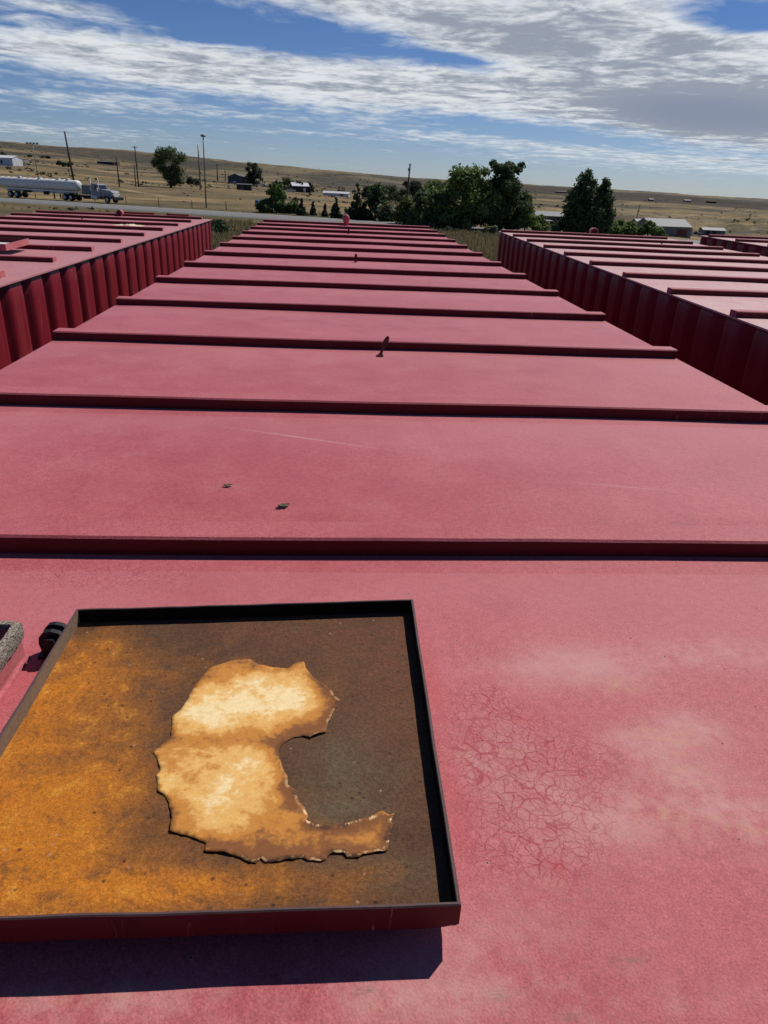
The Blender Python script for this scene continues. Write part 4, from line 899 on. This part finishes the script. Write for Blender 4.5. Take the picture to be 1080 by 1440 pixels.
pole(290, 293, 288, 206, 'tall lamp pole at the road edge, right one of the tall pair', 1.9, 'steel', 'lamp', 'street_lamp')
pole(571, 292, 571.5, 238, 'wooden power pole with transformer above the light green tree', 2.4, 'wood', 'transformer')
pole(306, 255, 305.5, 234, 'far small pole left of the grey barn, first of two', 1.4, 'wood', 'crossarm')
pole(317, 255, 316.5, 240, 'farther small pole left of the grey barn, second of two', 1.2)
pole(893, 316, 894, 291, 'thin pole standing left of the long metal barn', 1.2)
POSTME = MB(); POSTME.tube([(0, 0, -.2), (.01, 0, .6), (0, .01, 1.25)], [.07, .065, .055], 6); POSTME = POSTME.mesh('fence_post'); POSTME.materials.append(WOOD)
def fence_posts():
    seg = [(ROAD[1]+(0, 0)), ROAD[2], ROAD[3], ROAD[4]]; k = 0
    for (a, b_) in zip(seg[:-1], seg[1:]):
        L = np.hypot(*(b_-a)); n = int(L/6); t_ = (b_-a)/L; nr = np.array([-t_[1], t_[0]])
        for i in range(n):
            q = a+t_*(i+.5)*L/n+nr*11.5; o = bpy.data.objects.new('fence_post', POSTME); C.objects.link(o); o.location = (q[0], q[1], float(terrain(q[0], q[1]))); o.rotation_euler = (random.uniform(-.06, .06), random.uniform(-.06, .06), random.random()*6)
            tag(o, 'weathered wooden fence post on the bank along the far side of the road', 'fence post', 'fence posts along the far side of the road')
fence_posts()

# ------------------------------------------------------------------ buildings
GREYM = simple('grey_barn_siding', (.095, .090, .085), .75, 0, .15, 2); DARKW = simple('dark_board_wall', (.035, .026, .022), .9, 0, .3, 3)
WHITE = simple('white_painted_metal', (.62, .63, .64), .5, 0, .06, 2); TINROOF = simple('pale_tin_roof', (.165, .175, .18), .65, .0, .1, 1.5); TINWALL = simple('dull_tin_wall', (.20, .19, .175), .7, 0, .15, 2)
WINDOW = simple('dark_window', (.02, .022, .026), .2); REDW = simple('rusty_door', (.17, .06, .04), .8)
def gable(u, v, L, W, H, RH, head, wall, roofm, label, doors=(), cat='building', name='barn', over=.25, flat=False, group=None):
    """u, v: middle of its foot; L long, W wide, eaves H, ridge H+RH; head: degrees its long side turns from the picture plane"""
    p = ground_px(u, v); e = empty(name, p, R(head)-YAW); tag(e, label, cat, group); mb = MB()
    mb.prism([(-W/2, -.8), (W/2, -.8), (W/2, H), (0, H+RH), (-W/2, H)], -L/2, L/2, 'x'); mb.build('wall', wall, e)
    mb = MB(); t_ = .14; sl = RH/(W/2); o_ = over
    for s in (-1, 1): mb.prism([(s*(W/2+o_), H-sl*o_+.02), (s*(W/2+o_), H-sl*o_+.02+t_), (0, H+RH+t_+.02), (0, H+RH+.02)], -L/2-o_, L/2+o_, 'x')
    rf = mb.build('roof', roofm, e)
    if L > 12:
        rb = MB(); n = int(L/1.2)
        for i in range(n+1):
            xx = -L/2+i*L/n
            for s in (-1, 1): rb.prism([(s*(W/2+o_), H-sl*o_+t_+.02), (s*(W/2+o_), H-sl*o_+t_+.09), (0, H+RH+t_+.09), (0, H+RH+t_+.02)], xx-.04, xx+.04, 'x')
        rb.build('roof_seam', roofm, rf)
    for (kind, face, c, w, z0, h, m) in doors:      # face f: long side to the viewer, e: left end, r: right end
        mb = MB(); d = .06
        if face == 'f': mb.box((c-w/2, -W/2-d, z0), (c+w/2, -W/2+.01, z0+h))
        elif face == 'r': mb.box((L/2-.01, c-w/2, z0), (L/2+d, c+w/2, z0+h))
        else: mb.box((-L/2-d, c-w/2, z0), (-L/2+.01, c+w/2, z0+h))
        mb.build(kind, m, e)
    return e
gable(6, 232, 17, 9, 3.6, 1.2, -8, WHITE, WHITE, 'long white building at the far left edge above the tanker', [('window', 'f', -5, 5.5, .8, 1.7, WINDOW), ('window', 'f', 1.8, 1.2, .8, 1.6, WINDOW), ('door', 'r', 0, 3.0, 0, 2.6, WHITE)], name='building')
gable(336, 258, 9, 12, 4.0, 2.0, 68, GREYM, GREYM, 'grey gabled barn on the slope beside a tall tree', [('door', 'e', 1.0, 3.6, .2, 1.1, WHITE)])
gable(354, 259, 6, 4, 3.4, .8, 0, REDW, WHITE, 'small red-brown shed with a white roof right of the grey barn', [('door', 'f', 0, 1.6, 0, 2.2, DARKW)], name='shed')
gable(344, 267.5, 6.5, 3, 2.2, .3, 0, DARKW, GREYM, 'low black shed below the grey barn', [('door', 'f', -1, 1.8, 0, 1.7, GREYM)], name='shed')
gable(421, 270, 9, 7, 2.9, 1.5, 20, DARKW, WHITE, 'dark-fronted house with a white roof among dark trees', [('window', 'f', -1.8, 1.4, .9, 1.1, WINDOW), ('door', 'f', 2, 1.2, 0, 2.1, WHITE)], name='house')
gable(473, 276, 13.0, 4.0, 1.35, .75, -4, WHITE, WHITE, 'low long gleaming white roof on the flat left of the spruces', [('door', 'f', 3, 1.5, 0, 1.1, GREYM)], name='greenhouse')
gable(930, 331, 17, 12, 3.4, 2.4, 14, TINWALL, TINROOF, 'long metal barn with a pale ridged roof across the road on the right', [('door', 'f', -1.5, 3.4, 0, 2.8, TINROOF), ('door', 'f', 4.5, 4.4, 0, 2.6, REDW), ('window', 'f', -7, 1.3, 1.3, 1.0, WINDOW)])
gable(903, 324, 9, 7, 2.8, 1.5, 14, TINWALL, TINROOF, 'lower metal shed joined to the left end of the long barn', [('door', 'f', 0, 2.2, 0, 2.2, DARKW)], name='shed')
gable(1000, 331, 11, 5, 2.3, 1.0, 2, TINWALL, TINROOF, 'small pale shed right of the long metal barn', [('door', 'f', -3, 2, 0, 2, DARKW), ('window', 'f', 2, 1.4, 1, .9, WINDOW)], name='shed')
gable(770, 317, 10, 6, 2.2, .9, 6, GREYM, TINROOF, 'grey shed with a pale roof between the large clump and the poplars', [('door', 'f', 2.5, 2.5, 0, 2.3, DARKW)], name='shed')
for k, (u, v, L, wm, rm) in enumerate(((150, 231, 22, DARKW, GREYM), (160, 232, 14, GREYM, DARKW), (789, 271.5, 26, DARKW, GREYM), (966, 284, 12, TINWALL, TINROOF), (1000, 286, 18, DARKW, DARKW), (915, 283, 7, TINWALL, TINROOF))):
    gable(u, v, L, 8, 2.6, 1.2, 0, wm, rm, ('far dark farm building on the slope left of the brown poles', 'smaller grey far building right next to the dark one on the slope', 'far dark farm building right of the large clump', 'pale far farm building near the horizon on the right', 'dark far farm building near the right edge horizon', 'small pale far building right of the poplars')[k], name='far_building', group='farm buildings on the far plain')

# ------------------------------------------------------------------ vehicles
CABP = simple('silver_grey_cab_paint', (.25, .26, .28), .35, 0, .05, 2, .5)
PAINTW = simple('white_vehicle_paint', (.60, .61, .62), .35, 0, .04, 2, .5); GLASS = simple('tinted_glass', (.02, .025, .03), .08, 0, .1, 1, .8); TYRE = simple('tyre_rubber', (.012, .012, .012), .8, 0, .3, 8)
CHROME = simple('dull_aluminium', (.74, .71, .64), .5, .0, .14, 1.2); FRAMEM = simple('truck_frame_black', (.02, .019, .018), .7); GREYBOX = simple('grey_headache_rack', (.17, .175, .20), .6); AMBER = simple('amber_lens', (.6, .2, .02), .3); PAINTB = simple('blue_plastic', (.02, .10, .35), .5); PAINTD = simple('dark_vehicle_paint', (.03, .032, .036), .35)
def wheel(parent, x, y, r=.52, w=.5, side=-1):
    Mx = Matrix.Rotation(R(90), 4, 'X'); mb = MB(); mb.lathe([(r*.62, -w/2), (r*.92, -w/2), (r, -w*.36), (r, w*.36), (r*.92, w/2), (r*.62, w/2)], 20, (0, 0, 0), Mx); o = mb.build('wheel', TYRE, parent); o.location = (x, y, r)
    mb = MB(); mb.lathe([(r*.60, 0), (r*.56, .02), (r*.3, .05), (r*.22, .12), (.01, .13)], 16, (0, side*w/2*.96, 0), Matrix.Rotation(R(90 if side < 0 else -90), 4, 'X')); mb.build('rim', CHROME, o); return o
def tanker():
    a = at(168, 286.5, ROAD_Z); tdir = np.array(ROAD[2]-ROAD[1]); tdir = tdir/np.linalg.norm(tdir)
    e = empty('tanker_truck', (a.x, a.y, ROAD_Z+.03), math.atan2(tdir[1], tdir[0]))      # front at x = 0, tail towards -x, its right side (-y) faces us
    tag(e, 'grey tractor truck pulling a long silver tanker trailer along the road', 'truck')
    B = lambda name, m, mb: mb.build(name, m, e)
    y0, y1 = -1.22, 1.22
    mb = MB(); mb.prism([(-.35, .45), (0, .52), (.02, .95), (-.3, 1.0)], y0, y1, 'y'); B('bumper', FRAMEM, mb)
    # hood with sloping top and fenders
    mb = MB(); mb.prism([(-3.0, 1.0), (-.55, 1.0), (-.45, 1.65), (-.85, 1.92), (-3.0, 2.12)], -.95, .95, 'y'); B('hood', CABP, mb)
    for s in (-1, 1):
        mb = MB(); n = 9; pts = [(-1.55+.78*math.cos(math.pi*k/n), .62+.72*math.sin(math.pi*k/n)) for k in range(n+1)]
        mb.prism(pts+[(p[0]*.92-.124, p[1]*.9+.05) for p in pts[::-1]], s*1.22-.28 if s > 0 else -1.22, s*1.22 if s > 0 else -.94, 'y'); B('fender', CABP, mb)
        mb = MB(); mb.lathe([(.14, 0), (.13, .06), (.02, .09)], 12, (-.47, s*.78, 1.3), Matrix.Rotation(R(90), 4, 'Y')); B('headlight', CHROME, mb)
        mb = MB(); mb.tube([(-3.0, s*1.12, 2.2), (-3.0, s*1.5, 2.2), (-3.0, s*1.5, 1.85)], .03, 5); mb.box((-3.05, s*1.5-.12, 1.8), (-2.95, s*1.5+.12, 2.35)); B('mirror', PAINTW, mb)
        mb = MB(); mb.tube([(-4.75, s*.98, .9), (-4.75, s*.98, 3.75)], .075, 8); B('exhaust_stack', CHROME, mb)
        mb = MB(); mb.lathe([(.33, -.65), (.35, -.6), (.35, .6), (.33, .65)], 14, (-4.2, s*.88, .78), Matrix.Rotation(R(90), 4, 'Y')); B('fuel_tank', CHROME, mb)
    mb = MB(); mb.box((-.47, -.62, 1.02), (-.40, .62, 1.62)); B('grille', CHROME, mb)
    mb = MB(); mb.prism([(-4.6, .95), (-2.9, .95), (-2.9, 2.05), (-3.25, 2.78), (-3.5, 2.92), (-4.6, 2.98)], -1.05, 1.05, 'y'); cab = mb.build('cab', CABP, e)
    for s in (-1, 1):
        mb = MB(); mb.prism([(-4.0, 1.95), (-3.05, 1.95), (-3.33, 2.62), (-4.0, 2.66)], s*1.05-.006, s*1.05+.012, 'y'); mb.build('side_window', GLASS, cab)
        mb = MB(); mb.box((-4.1, s*1.055-.008, 1.75), (-3.9, s*1.055+.02, 1.8)); mb.build('door_handle', CHROME, cab)
    mb = MB(); mb.add([(-2.93, -.92, 2.12), (-2.93, .92, 2.12), (-3.19, .86, 2.72), (-3.19, -.86, 2.72), (-2.90, -.92, 2.13), (-2.90, .92, 2.13), (-3.16, .86, 2.74), (-3.16, -.86, 2.74)], [(4, 5, 6, 7), (0, 3, 2, 1), (0, 1, 5, 4), (1, 2, 6, 5), (2, 3, 7, 6), (3, 0, 4, 7)]); mb.build('windscreen', GLASS, cab)
    for q in (-.7, 0, .7):
        mb = MB(); mb.lathe([(.09, 0), (.08, .12), (.02, .16)], 8, (-3.7, q, 2.92)); B('marker_light', AMBER, mb)
    mb = MB(); mb.box((-6.6, -1.12, 1.15), (-4.95, 1.12, 2.55), 0); mb.box((-6.65, -1.16, 2.5), (-4.9, 1.16, 2.62)); B('equipment_box', GREYBOX, mb)
    mb = MB(); mb.box((-10.9, -.45, .7), (-.4, -.32, 1.0)); mb.box((-10.9, .32, .7), (-.4, .45, 1.0)); mb.box((-9.8, -.6, 1.0), (-8.9, .6, 1.2)); mb.box((-6.5, -1.1, .45), (-5.2, -.6, 1.0)); B('chassis', FRAMEM, mb)
    for x in (-9.1, -10.4):
        for s in (-1, 1): wheel(e, x, s*.93, .52, .56, s)
        mb = MB(); mb.box((x-.6, -1.22, 1.08), (x+.6, -.66, 1.13)); mb.box((x-.6, .66, 1.08), (x+.6, 1.22, 1.13)); B('mudguard', FRAMEM, mb)
    for s in (-1, 1): wheel(e, -1.55, s*1.02, .52, .32, s)
    # trailer
    Mx = Matrix.Rotation(R(-90), 4, 'Y'); X0, X1 = 8.0, 25.4; zc, rr = 2.38, .90
    mb = MB(); mb.lathe([(.05, X0-.22), (.5, X0-.14), (.8, X0), (rr, X0+.22), (rr, X1-.22), (.8, X1), (.5, X1+.14), (.05, X1+.2)], 28, (0, 0, zc), Mx); tk = mb.build('tank', CHROME, e)
    for k in range(14):
        xx = X0+.5+k*1.22; mb = MB(); mb.lathe([(rr+.002, xx-.05), (rr+.045, xx-.04), (rr+.045, xx+.04), (rr+.002, xx+.05)], 28, (0, 0, zc), Mx); mb.build('band', CHROME, tk)
    for xx in (10.2, 12.2, 16.2, 20.6):
        mb = MB(); mb.lathe([(.32, 0), (.32, .18), (.26, .25), (.05, .28)], 14, (-xx, 0, zc+rr-.05)); mb.build('manhole_cover', PAINTW, tk)
    mb = MB(); mb.box((-23.2, -1.0, 1.36), (-8.3, -.88, 1.56)); mb.box((-23.2, .88, 1.36), (-8.3, 1.0, 1.56)); mb.box((-23.4, -.4, 1.0), (-8.6, -.3, 1.36)); mb.box((-23.4, .3, 1.0), (-8.6, .4, 1.36)); B('trailer_frame', CHROME, mb)
    for s in (-1, 1):
        mb = MB(); mb.box((-13.0, s*.75-.08, .25), (-12.82, s*.75+.08, 1.2)); mb.box((-13.1, s*.75-.15, .18), (-12.7, s*.75+.15, .25)); B('landing_leg', FRAMEM, mb)
    mb = MB(); mb.box((-15.0, -.95, .75), (-14.2, -.4, 1.3)); mb.box((-19.4, -1.0, .95), (-18.0, -.5, 1.3)); B('hose_box', FRAMEM, mb)
    for x in (-20.9, -22.3):
        for s in (-1, 1): wheel(e, x, s*.93, .52, .56, s)
    mb = MB(); mb.box((-23.2, -1.2, 1.12), (-20.1, -.64, 1.18)); mb.box((-23.2, .64, 1.12), (-20.1, 1.2, 1.18)); B('trailer_mudguard', FRAMEM, mb)
tanker()
def small_vehicle(u, v, head, paint, label, kind='car', cat='car'):
    p = ground_px(u, v); e = empty('parked_'+('van' if kind == 'van' else 'pickup' if kind == 'pickup' else 'car'), p, R(head)-YAW); tag(e, label, cat, 'vehicles parked by the sheds')
    L, W = (6.4, 2.3) if kind == 'van' else (4.8, 1.85)
    out = {'van': [(-3.2, .4), (3.2, .4), (3.2, 1.2), (2.5, 1.45), (2.1, 2.75), (1.5, 2.95), (-3.0, 2.95), (-3.2, 2.7)],
           'car': [(-2.4, .35), (2.4, .35), (2.4, .75), (1.2, .95), (.55, 1.45), (-1.1, 1.47), (-1.9, 1.0), (-2.4, .9)],
           'pickup': [(-2.6, .45), (2.6, .45), (2.6, .95), (1.3, 1.1), (.7, 1.75), (-.5, 1.78), (-.7, 1.1), (-2.6, 1.08)]}[kind]
    mb = MB(); mb.prism(out, -W/2, W/2, 'y'); mb.build('body', paint, e)
    win = {'van': [(.9, 1.6), (2.1, 1.6), (1.8, 2.5), (.9, 2.5)], 'car': [(-1.5, 1.0), (.95, 1.0), (.5, 1.4), (-1.05, 1.4)], 'pickup': [(-.45, 1.15), (1.0, 1.15), (.65, 1.65), (-.45, 1.65)]}[kind]
    for s in (-1, 1): mb = MB(); mb.prism(win, s*W/2-.01, s*W/2+.012, 'y'); mb.build('side_window', GLASS, e)
    for x in (-L*.3, L*.31):
        for s in (-1, 1): wheel(e, x, s*(W/2-.12), .35, .24, s)
small_vehicle(963, 331, 5, PAINTW, 'white motorhome parked at the right end of the long barn', 'van', 'motorhome')
small_vehicle(978, 331.5, 160, PAINTD, 'dark pickup parked right of the white motorhome', 'pickup', 'pickup')
small_vehicle(768, 325.5, 5, PAINTW, 'white car parked right of the large tree clump', 'car', 'car')
small_vehicle(372, 262.5, 0, PAINTW, 'small white car between the grey barn and the dark-fronted house')
small_vehicle(409, 270, 10, PAINTW, 'white pickup under the dark tree left of the house', 'pickup', 'pickup')
# flatbed trailer with a raised beam by the white building, blue barrel by the bush
p = ground_px(33, 232); e = empty('flatbed_trailer', p, -YAW); tag(e, 'pale flatbed trailer with a sloping beam right of the white building', 'trailer', None)
mb = MB(); mb.box((-4.5, -1.1, .9), (5.5, 1.1, 1.15)); mb.build('deck', WHITE, e); mb = MB(); mb.tube([(-4, 0, 1.2), (5, 0, 3.1)], .28, 8); mb.build('beam', WHITE, e); mb = MB(); mb.box((4.6, -.2, 1.15), (5.2, .2, 2.9)); mb.build('stand', REDW, e)
for x in (-3.4, -2.3, 3.4):
    for s in (-1, 1): wheel(e, x, s*.95, .45, .3, s)
p = ground_px(361.5, 289); mb = MB(); mb.lathe([(.36, 0), (.4, .05), (.42, .35), (.40, .38), (.42, .6), (.40, .63), (.4, .95), (.36, 1.0)], 14); o = mb.build('barrel', PAINTB); o.location = p; tag(o, 'blue barrel left of the dark roadside bush', 'barrel')
bpy.context.view_layer.update()
